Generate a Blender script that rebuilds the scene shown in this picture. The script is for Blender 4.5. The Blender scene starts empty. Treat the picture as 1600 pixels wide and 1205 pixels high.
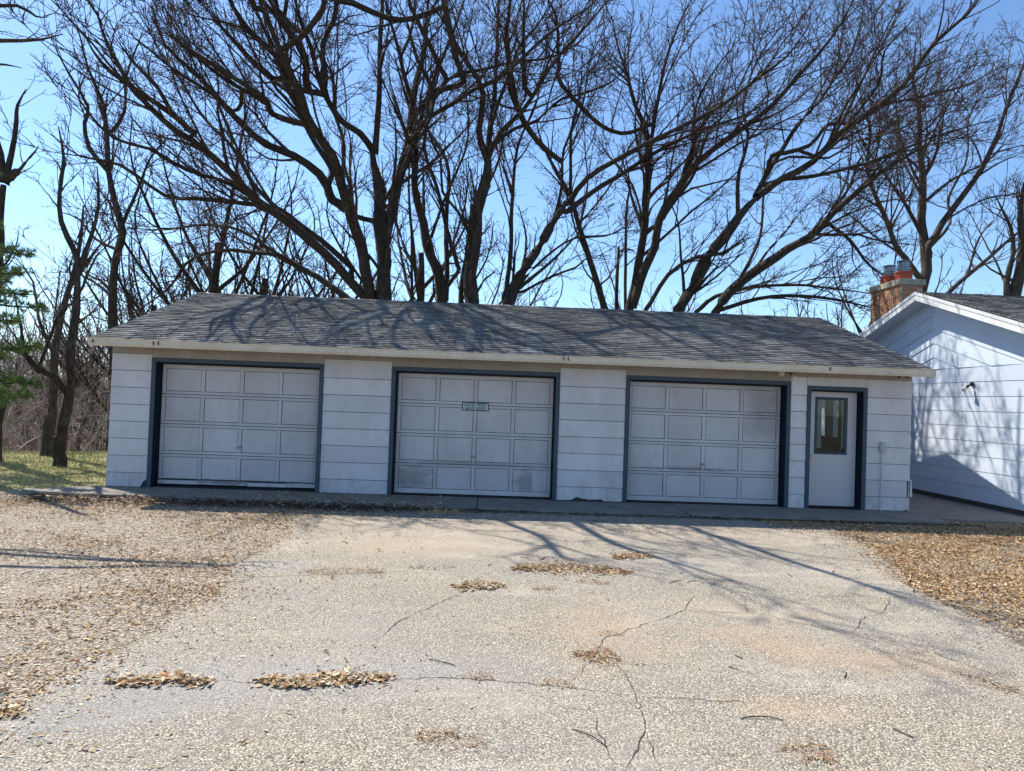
import bpy, math, random
import numpy as np
from mathutils import Matrix, Vector

random.seed(7)
rng = np.random.default_rng(11)
SC = bpy.context.scene
COL = SC.collection

# ------------------------------------------------------------------ camera
F_PX = 1100.0
CAM = np.array([1.695, -12.24, 1.697])
YAW, PITCH, ROLL = 0.0318, 0.0216, 0.0362
_cy, _sy = math.cos(YAW), math.sin(YAW)
_r = np.array([_cy, -_sy, 0.0]); _f = np.array([_sy, _cy, 0.0]); _z = np.array([0, 0, 1.0])
FW = _f * math.cos(PITCH) + _z * math.sin(PITCH)
_u = _z * math.cos(PITCH) - _f * math.sin(PITCH)
RT = _r * math.cos(ROLL) + _u * math.sin(ROLL)
UP = _u * math.cos(ROLL) - _r * math.sin(ROLL)
cd = bpy.data.cameras.new("camera")
cd.sensor_width = 36.0
cd.lens = F_PX / 1600.0 * 36.0
cd.clip_start = 0.05
cd.clip_end = 3000
cam = bpy.data.objects.new("camera", cd)
M = Matrix.Identity(4)
for i in range(3):
    M[i][0] = RT[i]; M[i][1] = UP[i]; M[i][2] = -FW[i]; M[i][3] = CAM[i]
cam.matrix_world = M
COL.objects.link(cam)
SC.camera = cam


def ray(px, py):
    return RT * ((px - 800) / F_PX) - UP * ((py - 602.5) / F_PX) + FW


def at(px, py, d):
    """world point seen at photo position px,py at distance d along the view axis"""
    return CAM + ray(px, py) * d


def gp(px, py, z=-0.04):
    """point of the ground seen at photo position px,py"""
    v = ray(px, py)
    return CAM + v * ((z - CAM[2]) / v[2])


# ------------------------------------------------------------------ light
SUN_EL = math.radians(49)
SUN_AZ = math.radians(-50)          # clockwise from +Y, seen from above
sd = np.array([math.sin(SUN_AZ) * math.cos(SUN_EL), math.cos(SUN_AZ) * math.cos(SUN_EL), math.sin(SUN_EL)])
w = bpy.data.worlds.new("World")
SC.world = w
w.use_nodes = True
nt = w.node_tree
nt.nodes.clear()
sky = nt.nodes.new("ShaderNodeTexSky")
sky.sky_type = 'NISHITA'
sky.sun_disc = False
sky.sun_elevation = SUN_EL
sky.sun_rotation = SUN_AZ
sky.altitude = 300
sky.air_density = 1.0
sky.dust_density = 0.3
sky.ozone_density = 1.2
bg = nt.nodes.new("ShaderNodeBackground")
bg.inputs[1].default_value = 0.125
wo = nt.nodes.new("ShaderNodeOutputWorld")
tint = nt.nodes.new("ShaderNodeMix"); tint.data_type = 'RGBA'; tint.blend_type = 'MULTIPLY'
tint.inputs[0].default_value = 1.0
tint.inputs[7].default_value = (0.80, 0.965, 1.13, 1)
nt.links.new(sky.outputs[0], tint.inputs[6])
nt.links.new(tint.outputs[2], bg.inputs[0])
nt.links.new(bg.outputs[0], wo.inputs[0])
ld = bpy.data.lights.new("sun", 'SUN')
ld.energy = 5.0
ld.angle = math.radians(0.32)
ld.color = (1.0, 0.94, 0.83)
sun = bpy.data.objects.new("sun", ld)
sun.rotation_euler = Vector(sd).to_track_quat('Z', 'Y').to_euler()
sun.location = (-20, 20, 30)
COL.objects.link(sun)
SC.view_settings.view_transform = 'Standard'
SC.view_settings.look = 'None'
SC.view_settings.exposure = 0.6
SC.view_settings.gamma = 1
SC.view_settings.use_curve_mapping = False


# ------------------------------------------------------------------ materials
class MT:
    def __init__(s, name, rough=0.8, spec=0.3):
        s.m = bpy.data.materials.new(name)
        s.m.use_nodes = True
        s.t = s.m.node_tree
        s.b = s.t.nodes["Principled BSDF"]
        s.b.inputs["Roughness"].default_value = rough
        s.b.inputs["Specular IOR Level"].default_value = spec

    def n(s, typ, **kw):
        nd = s.t.nodes.new(typ)
        for k, v in kw.items():
            setattr(nd, k, v)
        return nd

    def l(s, a, b):
        s.t.links.new(a, b)

    def setin(s, sock, v):
        if isinstance(v, bpy.types.NodeSocket):
            s.l(v, sock)
        elif isinstance(v, (tuple, list)) and len(v) == 3 and sock.type == 'RGBA':
            sock.default_value = (*v, 1)
        else:
            sock.default_value = v

    def pos(s, obj=False, sx=1, sy=1, sz=1):
        if obj:
            o = s.n("ShaderNodeTexCoord").outputs["Object"]
        else:
            o = s.n("ShaderNodeNewGeometry").outputs["Position"]
        if (sx, sy, sz) != (1, 1, 1):
            mp = s.n("ShaderNodeMapping")
            mp.inputs["Scale"].default_value = (sx, sy, sz)
            s.l(o, mp.inputs[0])
            o = mp.outputs[0]
        return o

    def noise(s, vec, scale, detail=4, rough=0.6, dist=0.0):
        nd = s.n("ShaderNodeTexNoise")
        s.l(vec, nd.inputs["Vector"])
        nd.inputs["Scale"].default_value = scale
        nd.inputs["Detail"].default_value = detail
        nd.inputs["Roughness"].default_value = rough
        nd.inputs["Distortion"].default_value = dist
        return nd.outputs[0]

    def vor(s, vec, scale, feature='F1', rnd=1.0):
        nd = s.n("ShaderNodeTexVoronoi", feature=feature)
        s.l(vec, nd.inputs["Vector"])
        nd.inputs["Scale"].default_value = scale
        nd.inputs["Randomness"].default_value = rnd
        return nd

    def ramp(s, fac, stops, interp='LINEAR'):
        nd = s.n("ShaderNodeValToRGB")
        nd.color_ramp.interpolation = interp
        e = nd.color_ramp.elements
        while len(e) < len(stops):
            e.new(0.5)
        for i, (p, c) in enumerate(stops):
            e[i].position = p
            e[i].color = (*c, 1) if isinstance(c, (tuple, list)) else (c, c, c, 1)
        s.l(fac, nd.inputs[0])
        return nd.outputs[0]

    def mix(s, fac, a, b, mode='MIX'):
        nd = s.n("ShaderNodeMix", data_type='RGBA', blend_type=mode)
        s.setin(nd.inputs[0], fac)
        s.setin(nd.inputs[6], a)
        s.setin(nd.inputs[7], b)
        return nd.outputs[2]

    def math(s, op, a, b=0.0, clamp=False):
        nd = s.n("ShaderNodeMath", operation=op, use_clamp=clamp)
        s.setin(nd.inputs[0], a)
        s.setin(nd.inputs[1], b)
        return nd.outputs[0]

    def spot(s, cx, cy, rx, ry, ang, vec, edge=0.35, wob=0.5, nscale=2.0):
        """soft irregular patch round a ground point, 1 inside"""
        mp = s.n("ShaderNodeMapping", vector_type='POINT')
        sub = s.n("ShaderNodeVectorMath", operation='SUBTRACT')
        s.l(vec, sub.inputs[0]); sub.inputs[1].default_value = (cx, cy, 0)
        s.l(sub.outputs[0], mp.inputs[0])
        mp.inputs["Rotation"].default_value = (0, 0, ang)
        sc = s.n("ShaderNodeVectorMath", operation='MULTIPLY')
        s.l(mp.outputs[0], sc.inputs[0]); sc.inputs[1].default_value = (1 / rx, 1 / ry, 0)
        ln = s.n("ShaderNodeVectorMath", operation='LENGTH')
        s.l(sc.outputs[0], ln.inputs[0])
        d = s.math('ADD', ln.outputs["Value"], s.math('MULTIPLY', s.math('SUBTRACT', s.noise(vec, nscale, 5), 0.5), wob * 2))
        return s.ramp(d, [(max(0, 1 - edge), 1.0), (1.0, 0.0)])

    def rnd(s):
        """0..1 that differs from piece to piece"""
        a = s.n("ShaderNodeObjectInfo").outputs["Random"]
        b = s.n("ShaderNodeNewGeometry").outputs["Random Per Island"]
        return s.math('FRACT', s.math('ADD', a, s.math('MULTIPLY', b, 7.31)))

    def col(s, c):
        s.setin(s.b.inputs["Base Color"], c)
        return s

    def bump(s, h, strength=0.4, dist=0.01):
        nd = s.n("ShaderNodeBump")
        nd.inputs["Strength"].default_value = strength
        nd.inputs["Distance"].default_value = dist
        s.setin(nd.inputs["Height"], h)
        s.l(nd.outputs[0], s.b.inputs["Normal"])
        return s


MAT = {}


def paint(name, base, dirt, rough=0.55, amount=0.5, chips=0.0, marks=()):
    t = MT(name, rough, 0.35)
    p = t.pos()
    st = t.noise(t.pos(sx=2.2, sy=2.2, sz=1.1), 1.0, 7, 0.7)
    fine = t.noise(p, 14, 6, 0.7)
    c = t.mix(t.ramp(st, [(0.38, 0.0), (0.75, amount)]), base, dirt)
    c = t.mix(t.ramp(fine, [(0.45, 0.0), (0.85, amount * 0.6)]), c, dirt)
    if chips:
        ch = t.noise(t.pos(sx=1, sy=1, sz=2.2), 22, 6, 0.7)
        lo = 0.74 - chips * 0.2
        c = t.mix(t.ramp(ch, [(lo, 0.0), (lo + 0.02, 0.85)]), c, (0.16, 0.145, 0.13))
    for (mx_, mz_, rx_, rz_, mc, am) in marks:
        sub = t.n("ShaderNodeVectorMath", operation='SUBTRACT'); t.l(p, sub.inputs[0]); sub.inputs[1].default_value = (mx_, 0.2, mz_)
        sc2 = t.n("ShaderNodeVectorMath", operation='MULTIPLY'); t.l(sub.outputs[0], sc2.inputs[0]); sc2.inputs[1].default_value = (1 / rx_, 0, 1 / rz_)
        le = t.n("ShaderNodeVectorMath", operation='LENGTH'); t.l(sc2.outputs[0], le.inputs[0])
        nz_ = t.noise(t.pos(sx=1, sy=1, sz=2.5), 6, 7, 0.75)
        dd_ = t.math('ADD', le.outputs["Value"], t.math('MULTIPLY', t.math('SUBTRACT', nz_, 0.5), 2.6 if am > .5 else 1.0))
        c = t.mix(t.ramp(dd_, [(0.25 if am <= .5 else .45, am * .8), (1.0, 0.0)]), c, mc)
    rn = t.rnd()
    c = t.mix(1.0, c, t.mix(rn, (0.86, 0.86, 0.87), (1.0, 0.995, 0.985)), "MULTIPLY")
    t.col(c)
    t.bump(fine, 0.25, 0.004)
    MAT[name] = t.m
    return t


paint("siding_white", (0.655, 0.655, 0.67), (0.37, 0.30, 0.275), amount=0.4)
paint("siding_low", (0.655, 0.66, 0.68), (0.27, 0.215, 0.195), amount=0.6, chips=0.35)
paint("frieze_bounce_tint", (0.38, 0.35, 0.315), (0.20, 0.165, 0.13), amount=0.6, chips=0.1)  # beige warmth of ground bounce put into the colour; stains and chips are wear
paint("door_white", (0.585, 0.585, 0.60), (0.34, 0.29, 0.265), amount=0.45, chips=0.12, marks=(
    (6.62, 1.86, .55, .40, (0.07, 0.06, 0.055), .5), (6.60, 1.42, .50, .34, (0.12, 0.10, 0.10), .45),
    (0.40, 0.30, .42, .26, (0.22, 0.215, 0.21), .75), (2.40, 0.27, .26, .26, (0.20, 0.195, 0.19), .75),
    (1.4, 0.56, 1.3, .05, (0.28, 0.26, 0.24), .7), (5.3, 0.60, .9, .05, (0.25, 0.22, 0.2), .7), (-2.6, 0.10, 1.2, .05, (0.12, 0.11, 0.10), .8), (1.45, 0.05, 1.3, .05, (0.25, 0.23, 0.21), .7)))
paint("door_sooty", (0.28, 0.265, 0.265), (0.12, 0.105, 0.10), amount=1.0)
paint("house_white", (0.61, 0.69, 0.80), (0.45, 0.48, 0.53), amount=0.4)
paint("entry_paint", (0.58, 0.57, 0.59), (0.42, 0.36, 0.34), rough=0.4, amount=0.25)
paint("trim_slate", (0.065, 0.092, 0.12), (0.12, 0.14, 0.16), amount=0.4, chips=0.15)
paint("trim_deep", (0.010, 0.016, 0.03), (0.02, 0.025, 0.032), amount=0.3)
paint("gutter_cream", (0.66, 0.61, 0.50), (0.40, 0.33, 0.22), rough=0.45, amount=0.5)
paint("fascia_white", (0.74, 0.75, 0.76), (0.42, 0.40, 0.36), amount=0.5, chips=0.4)
paint("metal_grey", (0.45, 0.46, 0.48), (0.28, 0.27, 0.25), rough=0.4, amount=0.4)
paint("flue_metal", (0.25, 0.27, 0.30), (0.2, 0.2, 0.2), rough=0.35, amount=0.4)
for q_ in ("trim_deep", "trim_slate"):
    MAT[q_].node_tree.nodes["Principled BSDF"].inputs["Specular IOR Level"].default_value = 0.05
MAT["flue_metal"].node_tree.nodes["Principled BSDF"].inputs["Metallic"].default_value = 0.7


def plain(name, c, rough=0.7, spec=0.3, metal=0.0):
    t = MT(name, rough, spec)
    p = t.pos()
    f = t.noise(p, 9, 5)
    t.col(t.mix(t.ramp(f, [(0.3, 0.0), (0.8, 0.6)]), c, tuple(x * 0.6 for x in c)))
    t.b.inputs["Metallic"].default_value = metal
    t.bump(f, 0.2, 0.003)
    MAT[name] = t.m
    return t


plain("dark_gap", (0.012, 0.011, 0.012), 0.95)
plain("seam_shade_grime", (0.06, 0.055, 0.06), 0.95)  # dark backing that paints shadow and dirt lines into board and panel gaps
plain("interior", (0.035, 0.03, 0.028), 0.95)
plain("brass", (0.62, 0.45, 0.16), 0.3, metal=0.9)
plain("rust", (0.16, 0.07, 0.035), 0.9)
plain("steel", (0.38, 0.38, 0.37), 0.35, metal=0.8)
plain("bulb_glass", (0.72, 0.68, 0.58), 0.25, 0.5)
plain("socket_brown", (0.20, 0.11, 0.05), 0.6)
plain("socket_dark", (0.03, 0.025, 0.025), 0.5)
plain("sign_black", (0.012, 0.025, 0.03), 0.4)
plain("sign_pale", (0.50, 0.60, 0.60), 0.45)
plain("curtain", (0.55, 0.55, 0.52), 0.9)
plain("flue_clay", (0.42, 0.085, 0.04), 0.75)
plain("mortar", (0.55, 0.48, 0.38), 0.95)
plain("foundation", (0.07, 0.065, 0.06), 0.95)

# peeled plywood patches on the middle door
t = MT("peeled_paint", 0.85)
pz = t.pos(sx=1.5, sy=1.5, sz=5)
a = t.noise(pz, 5, 7, 0.7, 0.6)
c = t.mix(t.ramp(a, [(0.42, 0.0), (0.56, 1.0)]), (0.36, 0.355, 0.37), (0.22, 0.215, 0.21))
b2 = t.noise(t.pos(sx=1, sy=1, sz=9), 8, 6, 0.7)
c = t.mix(t.ramp(b2, [(0.5, 0.0), (0.75, 0.35)]), c, (0.17, 0.155, 0.14))
t.col(c); t.bump(a, 0.5, 0.004)
MAT["peeled_paint"] = t.m

# shingles
t = MT("shingle", 0.95, 0.15)
p = t.pos()
g = t.noise(p, 170, 3, 0.7)
r = t.rnd()
c = t.mix(r, (0.055, 0.053, 0.053), (0.25, 0.243, 0.234))
c = t.mix(t.ramp(g, [(0.35, 0.0), (0.65, 0.5)]), c, (0.26, 0.253, 0.243))
lg = t.noise(t.pos(sx=1.0, sy=0.35, sz=0.35), 1.1, 6, 0.65)
c = t.mix(t.ramp(lg, [(0.42, 0.0), (0.72, 0.65)]), c, (0.085, 0.082, 0.08))
lic = t.noise(p, 3.2, 7, 0.75)
c = t.mix(t.ramp(lic, [(0.62, 0.0), (0.74, 0.3)]), c, (0.36, 0.345, 0.31))
t.col(c); t.bump(g, 0.5, 0.004)
MAT["shingle"] = t.m
plain("roof_felt", (0.035, 0.034, 0.033), 0.95)

# brick
t = MT("brick", 0.9, 0.2)
r = t.rnd()
c = t.ramp(r, [(0.0, (0.50, 0.25, 0.14)), (0.3, (0.42, 0.17, 0.09)), (0.55, (0.55, 0.33, 0.20)), (0.8, (0.33, 0.13, 0.08)), (1.0, (0.60, 0.42, 0.28))])
g = t.noise(t.pos(), 40, 5, 0.7)
c = t.mix(t.ramp(g, [(0.4, 0.0), (0.8, 0.5)]), c, (0.20, 0.13, 0.10))
s_ = t.noise(t.pos(), 2.4, 4)
c = t.mix(t.ramp(s_, [(0.52, 0.0), (0.66, 0.6)]), c, (0.13, 0.10, 0.085))
t.col(c); t.bump(g, 0.5, 0.004)
MAT["brick"] = t.m

# concrete
t = MT("concrete", 0.9, 0.2)
p = t.pos()
a = t.noise(p, 2.3, 7, 0.7)
b_ = t.noise(p, 60, 4, 0.7)
c = t.mix(t.ramp(a, [(0.35, 0.0), (0.7, 1.0)]), (0.26, 0.235, 0.205), (0.14, 0.12, 0.10))
c = t.mix(t.ramp(b_, [(0.45, 0.0), (0.8, 0.5)]), c, (0.43, 0.40, 0.36))
t.col(c); t.bump(t.math('ADD', a, b_), 0.5, 0.008)
MAT["concrete"] = t.m
t = MT("cap_concrete", 0.9, 0.2)
a = t.noise(t.pos(), 5, 6, 0.7)
t.col(t.mix(t.ramp(a, [(0.35, 0.0), (0.7, 1.0)]), (0.46, 0.41, 0.33), (0.20, 0.185, 0.16)))
t.bump(a, 0.4, 0.01)
MAT["cap_concrete"] = t.m

# bark
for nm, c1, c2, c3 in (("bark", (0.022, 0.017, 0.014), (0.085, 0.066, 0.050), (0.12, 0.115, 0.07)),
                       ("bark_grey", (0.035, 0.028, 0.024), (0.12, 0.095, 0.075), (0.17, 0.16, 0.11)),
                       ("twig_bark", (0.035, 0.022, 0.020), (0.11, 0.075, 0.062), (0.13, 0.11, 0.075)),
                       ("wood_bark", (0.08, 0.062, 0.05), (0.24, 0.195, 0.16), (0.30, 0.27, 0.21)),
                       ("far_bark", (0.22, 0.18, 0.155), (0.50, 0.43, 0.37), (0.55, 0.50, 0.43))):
    t = MT(nm, 0.9, 0.2)
    p = t.pos(sx=1, sy=1, sz=0.22)
    a = t.noise(p, 22, 6, 0.75, 0.4)
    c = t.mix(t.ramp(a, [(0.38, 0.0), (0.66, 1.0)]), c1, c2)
    l_ = t.noise(t.pos(), 2.6, 6, 0.7)
    c = t.mix(t.ramp(l_, [(0.56, 0.0), (0.68, 0.6)]), c, c3)
    t.col(c)
    if "twig" not in nm:
        t.bump(a, 1.0, 0.03)
    MAT[nm] = t.m

# leaves
LEAFC = {"leaf_tan": (0.55, 0.385, 0.205), "leaf_brown": (0.36, 0.205, 0.09), "leaf_pale": (0.72, 0.60, 0.42), "leaf_rust": (0.38, 0.17, 0.07), "leaf_dark": (0.075, 0.045, 0.03), "leaf_grey": (0.42, 0.35, 0.27)}
for nm, cc in LEAFC.items():
    t = MT(nm, 0.75, 0.25)
    r = t.rnd()
    g = t.noise(t.pos(), 60, 4)
    c = t.mix(r, tuple(x * 0.72 for x in cc), tuple(min(1, x * 1.2) for x in cc))
    t.col(t.mix(t.ramp(g, [(0.45, 0.0), (0.8, 0.4)]), c, tuple(x * 0.5 for x in cc)))
    MAT[nm] = t.m
for nm, cc in {"needle": (0.08, 0.14, 0.04), "needle_light": (0.26, 0.33, 0.08), "blade_green": (0.16, 0.21, 0.055), "blade_straw": (0.45, 0.39, 0.20)}.items():
    t = MT(nm, 0.6, 0.3)
    r = t.rnd()
    t.col(t.mix(r, tuple(x * 0.7 for x in cc), tuple(x * 1.35 for x in cc)))
    MAT[nm] = t.m

# architectural glass
t = MT("glass", 0.03)
t.b.inputs["Base Color"].default_value = (0.02, 0.025, 0.025, 1)
tr = t.n("ShaderNodeBsdfTransparent"); tr.inputs[0].default_value = (0.80, 0.86, 0.84, 1)
gl = t.n("ShaderNodeBsdfGlossy"); gl.inputs["Roughness"].default_value = 0.02
fr = t.n("ShaderNodeFresnel"); fr.inputs[0].default_value = 1.5
mx = t.n("ShaderNodeMixShader")
bf = t.n("ShaderNodeNewGeometry").outputs["Backfacing"]
t.l(t.math('MULTIPLY', fr.outputs[0], t.math('SUBTRACT', 1.0, bf)), mx.inputs[0])
t.l(tr.outputs[0], mx.inputs[1]); t.l(gl.outputs[0], mx.inputs[2])
t.l(mx.outputs[0], t.t.nodes["Material Output"].inputs[0])
MAT["glass"] = t.m

# asphalt: pale stones bedded in grey binder
STONE = 82.0
t = MT("asphalt", 0.88, 0.25)
p = t.pos()
wv = t.n("ShaderNodeVectorMath", operation='ADD')
t.l(p, wv.inputs[0])
nn = t.n("ShaderNodeTexNoise"); nn.inputs["Scale"].default_value = 30
t.l(p, nn.inputs["Vector"])
sc_ = t.n("ShaderNodeVectorMath", operation='SCALE'); sc_.inputs["Scale"].default_value = 0.012
t.l(nn.outputs["Color"], sc_.inputs[0]); t.l(sc_.outputs[0], wv.inputs[1])
v = t.vor(wv.outputs[0], STONE)
v2 = t.vor(wv.outputs[0], STONE * 1.9)
sep = t.n("ShaderNodeSeparateColor"); t.l(v.outputs["Color"], sep.inputs[0])
stone = t.ramp(sep.outputs[0], [(0.0, (0.19, 0.165, 0.125)), (0.35, (0.385, 0.335, 0.255)), (0.7, (0.52, 0.455, 0.35)), (1.0, (0.74, 0.67, 0.54))])
mask = t.ramp(v.outputs["Distance"], [(0.36, 1.0), (0.58, 0.0)])
sep2 = t.n("ShaderNodeSeparateColor"); t.l(v2.outputs["Color"], sep2.inputs[0])
binder = t.ramp(sep2.outputs[1], [(0.0, (0.055, 0.048, 0.040)), (0.6, (0.18, 0.158, 0.125)), (1.0, (0.38, 0.335, 0.265))])
c = t.mix(mask, binder, stone)
big = t.noise(p, 0.55, 7, 0.65)
c = t.mix(t.ramp(big, [(0.38, 0.0), (0.7, 0.38)]), c, (0.30, 0.285, 0.27))
med = t.noise(t.pos(sx=0.6, sy=1.6), 1.7, 7, 0.7)
c = t.mix(t.ramp(med, [(0.5, 0.0), (0.78, 0.42)]), c, (0.46, 0.37, 0.27))


wp = t.noise(t.pos(sx=1.0, sy=0.55), 2.6, 9, 0.78, 0.6)
c = t.mix(t.ramp(wp, [(0.53, 0.0), (0.62, 0.45)]), c, (0.27, 0.235, 0.20))
wl = t.noise(t.pos(sx=0.7, sy=1.5), 0.9, 8, 0.7, 0.8)
c = t.mix(t.ramp(wl, [(0.54, 0.0), (0.70, 0.4)]), c, (0.58, 0.52, 0.44))
sp_ = t.noise(p, 9, 3, 0.5)
c = t.mix(t.ramp(sp_, [(0.70, 0.0), (0.76, 0.6)]), c, (0.12, 0.09, 0.07))


def stain(c, px, py, rx, ry, ang, colr, amt, edge=0.7, wob=0.5):
    q = gp(px, py)
    m = t.spot(q[0], q[1], rx, ry, ang, p, edge, wob)
    return t.mix(t.math('MULTIPLY', m, amt), c, colr)


c = stain(c, 1290, 1022, 1.2, 0.45, 0.35, (0.46, 0.29, 0.16), 0.36, .9, 1.3)
c = stain(c, 1250, 1105, 0.45, 0.25, 0.1, (0.48, 0.31, 0.17), 0.3, .9, 1.3)
c = stain(c, 1180, 960, 1.3, 0.5, 0.2, (0.44, 0.34, 0.22), 0.3, .9, .9)
c = stain(c, 950, 985, 0.6, 0.9, 0.1, (0.42, 0.31, 0.20), 0.45, .9, .9)
c = stain(c, 660, 850, 1.9, 0.9, 0.0, (0.46, 0.37, 0.27), 0.55, .9, .8)
c = stain(c, 610, 860, 0.8, 0.35, 0.2, (0.36, 0.30, 0.20), 0.5)
c = stain(c, 130, 1120, 0.9, 0.35, -0.5, (0.24, 0.245, 0.25), 0.4, .9, .8)
c = stain(c, 390, 885, 0.7, 0.35, 0.0, (0.33, 0.32, 0.30), 0.5, .9, .8)
c = stain(c, 400, 1060, 1.8, 0.5, -0.2, (0.30, 0.30, 0.30), 0.35)
c = stain(c, 900, 830, 6.0, 0.9, 0.0, (0.46, 0.37, 0.28), 0.35, .9, .8)
t.col(c)
hgt = t.math('SUBTRACT', 1.0, v.outputs["Distance"])
t.bump(hgt, 0.55, 0.006)
MAT["asphalt"] = t.m

# soil, gravel and lawn on one terrain sheet
t = MT("soil_and_turf", 0.95, 0.15)
p = t.pos()
a = t.noise(p, 1.3, 8, 0.7)
b_ = t.noise(p, 38, 5, 0.75)
vg = t.vor(p, 60)
sg = t.n("ShaderNodeSeparateColor"); t.l(vg.outputs["Color"], sg.inputs[0])
soil = t.mix(t.ramp(a, [(0.36, 0.0), (0.66, 1.0)]), (0.41, 0.345, 0.25), (0.26, 0.215, 0.155))
soil = t.mix(t.ramp(t.noise(p, 5.5, 7, 0.75), [(0.42, 0.0), (0.68, 0.7)]), soil, (0.19, 0.155, 0.12))
soil = t.mix(t.ramp(vg.outputs["Distance"], [(0.42, 0.0), (0.62, 0.7)]), soil, (0.10, 0.08, 0.065))
soil = t.mix(t.ramp(sg.outputs[0], [(0.45, 0.0), (0.9, 0.85)]), soil, (0.60, 0.53, 0.45))
soil = t.mix(t.ramp(b_, [(0.5, 0.0), (0.75, 0.6)]), soil, (0.13, 0.10, 0.08))
turf = t.mix(t.ramp(t.noise(p, 0.9, 7, 0.7), [(0.35, 0.0), (0.65, 1.0)]), (0.13, 0.15, 0.05), (0.33, 0.29, 0.14))
turf = t.mix(t.ramp(t.noise(p, 26, 5, 0.75), [(0.4, 0.0), (0.75, 0.7)]), turf, (0.40, 0.36, 0.19))
sx = t.n("ShaderNodeSeparateXYZ"); t.l(p, sx.inputs[0])
# turf lies west and north of the yard
lx = t.math('MULTIPLY', t.math('ADD', sx.outputs[0], 4.2), -1.0)
ly = t.math('ADD', sx.outputs[1], 0.9)
m1 = t.math('MINIMUM', lx, ly)
m1 = t.math('ADD', m1, t.math('MULTIPLY', t.math('SUBTRACT', a, 0.5), 2.4))
m2 = t.math('SUBTRACT', sx.outputs[1], 8.0)
m1 = t.math('MAXIMUM', m1, m2)
wood = t.mix(t.ramp(a, [(0.35, 0.0), (0.7, 1.0)]), (0.36, 0.27, 0.19), (0.20, 0.15, 0.10))
turf = t.mix(t.ramp(t.math('MULTIPLY', t.math('SUBTRACT', sx.outputs[1], 7.0), 0.12), [(0.0, 0.0), (1.0, 1.0)]), turf, wood)
t.col(t.mix(t.ramp(m1, [(0.0, 0.0), (0.5, 1.0)]), soil, turf))
t.bump(t.math('ADD', b_, vg.outputs["Distance"]), 0.7, 0.015)
MAT["soil"] = t.m
plain("crack_dirt", (0.06, 0.05, 0.042), 0.95)


# ------------------------------------------------------------------ helpers
def tag(o, label=None, cat=None, group=None, kind=None):
    if label: o["label"] = label
    if cat: o["category"] = cat
    if group: o["group"] = group
    if kind: o["kind"] = kind
    return o


def empty(name, loc, label, cat, group=None):
    o = bpy.data.objects.new(name, None)
    o.location = loc
    o.empty_display_size = 0.2
    COL.objects.link(o)
    return tag(o, label, cat, group)


def wloc(o):
    v = np.zeros(3)
    while o is not None:
        v += np.array(o.location)
        o = o.parent
    return v


def link(name, me, parent=None):
    o = bpy.data.objects.new(name, me)
    COL.objects.link(o)
    if parent is not None:
        o.parent = parent
    return o


class MB:
    """collects faces in world coordinates and links them as one mesh object"""
    def __init__(s):
        s.v = []; s.f = []; s.mi = []

    def poly(s, pts, mi=0):
        n = len(s.v)
        s.v += [tuple(p) for p in pts]
        s.f.append(tuple(range(n, n + len(pts))))
        s.mi.append(mi)
        return s

    def box(s, x0, x1, y0, y1, z0, z1, mi=0):
        n = len(s.v)
        s.v += [(x0, y0, z0), (x1, y0, z0), (x1, y1, z0), (x0, y1, z0), (x0, y0, z1), (x1, y0, z1), (x1, y1, z1), (x0, y1, z1)]
        for f in ((0, 3, 2, 1), (4, 5, 6, 7), (0, 1, 5, 4), (1, 2, 6, 5), (2, 3, 7, 6), (3, 0, 4, 7)):
            s.f.append(tuple(n + i for i in f)); s.mi.append(mi)
        return s

    def prism(s, prof, a, b, mi=0):
        """closed profile (list of 3D points) swept from offset a to offset b"""
        a = np.array(a, float); b = np.array(b, float)
        n = len(s.v); k = len(prof)
        s.v += [tuple(np.array(p) + a) for p in prof] + [tuple(np.array(p) + b) for p in prof]
        for i in range(k):
            j = (i + 1) % k
            s.f.append((n + i, n + j, n + k + j, n + k + i)); s.mi.append(mi)
        s.f.append(tuple(n + i for i in reversed(range(k)))); s.mi.append(mi)
        s.f.append(tuple(n + k + i for i in range(k))); s.mi.append(mi)
        return s

    def lathe(s, c, prof, axis=(0, 0, 1), seg=14, mi=0):
        ax = np.array(axis, float); ax /= np.linalg.norm(ax)
        e1 = np.cross(ax, (0.3, 0.9, 0.1)); e1 /= np.linalg.norm(e1)
        e2 = np.cross(ax, e1)
        n = len(s.v); k = len(prof)
        for (r, h) in prof:
            for i in range(seg):
                th = 2 * math.pi * i / seg
                s.v.append(tuple(np.array(c) + ax * h + (e1 * math.cos(th) + e2 * math.sin(th)) * r))
        for j in range(k - 1):
            for i in range(seg):
                i2 = (i + 1) % seg
                s.f.append((n + j * seg + i, n + j * seg + i2, n + (j + 1) * seg + i2, n + (j + 1) * seg + i)); s.mi.append(mi)
        s.f.append(tuple(n + i for i in reversed(range(seg)))); s.mi.append(mi)
        s.f.append(tuple(n + (k - 1) * seg + i for i in range(seg))); s.mi.append(mi)
        return s

    def bar(s, a, b, r, seg=6, mi=0):
        a = np.array(a, float); b = np.array(b, float)
        return s.lathe(a, [(r, 0), (r, float(np.linalg.norm(b - a)))], b - a, seg, mi)

    def build(s, name, mats, parent=None, bevel=0.0, smooth=False, kind=None):
        me = bpy.data.meshes.new(name)
        off = wloc(parent) if parent is not None else np.zeros(3)
        me.from_pydata([tuple(np.array(p) - off) for p in s.v], [], s.f)
        if isinstance(mats, str): mats = [mats]
        for m in mats: me.materials.append(MAT[m])
        if len(mats) > 1: me.polygons.foreach_set("material_index", s.mi)
        if smooth: me.polygons.foreach_set("use_smooth", [True] * len(me.polygons))
        me.update()
        o = link(name, me, parent)
        if bevel:
            md = o.modifiers.new("bevel", 'BEVEL'); md.width = bevel; md.segments = 1; md.limit_method = 'ANGLE'
        if kind: o["kind"] = kind
        return o


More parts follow.
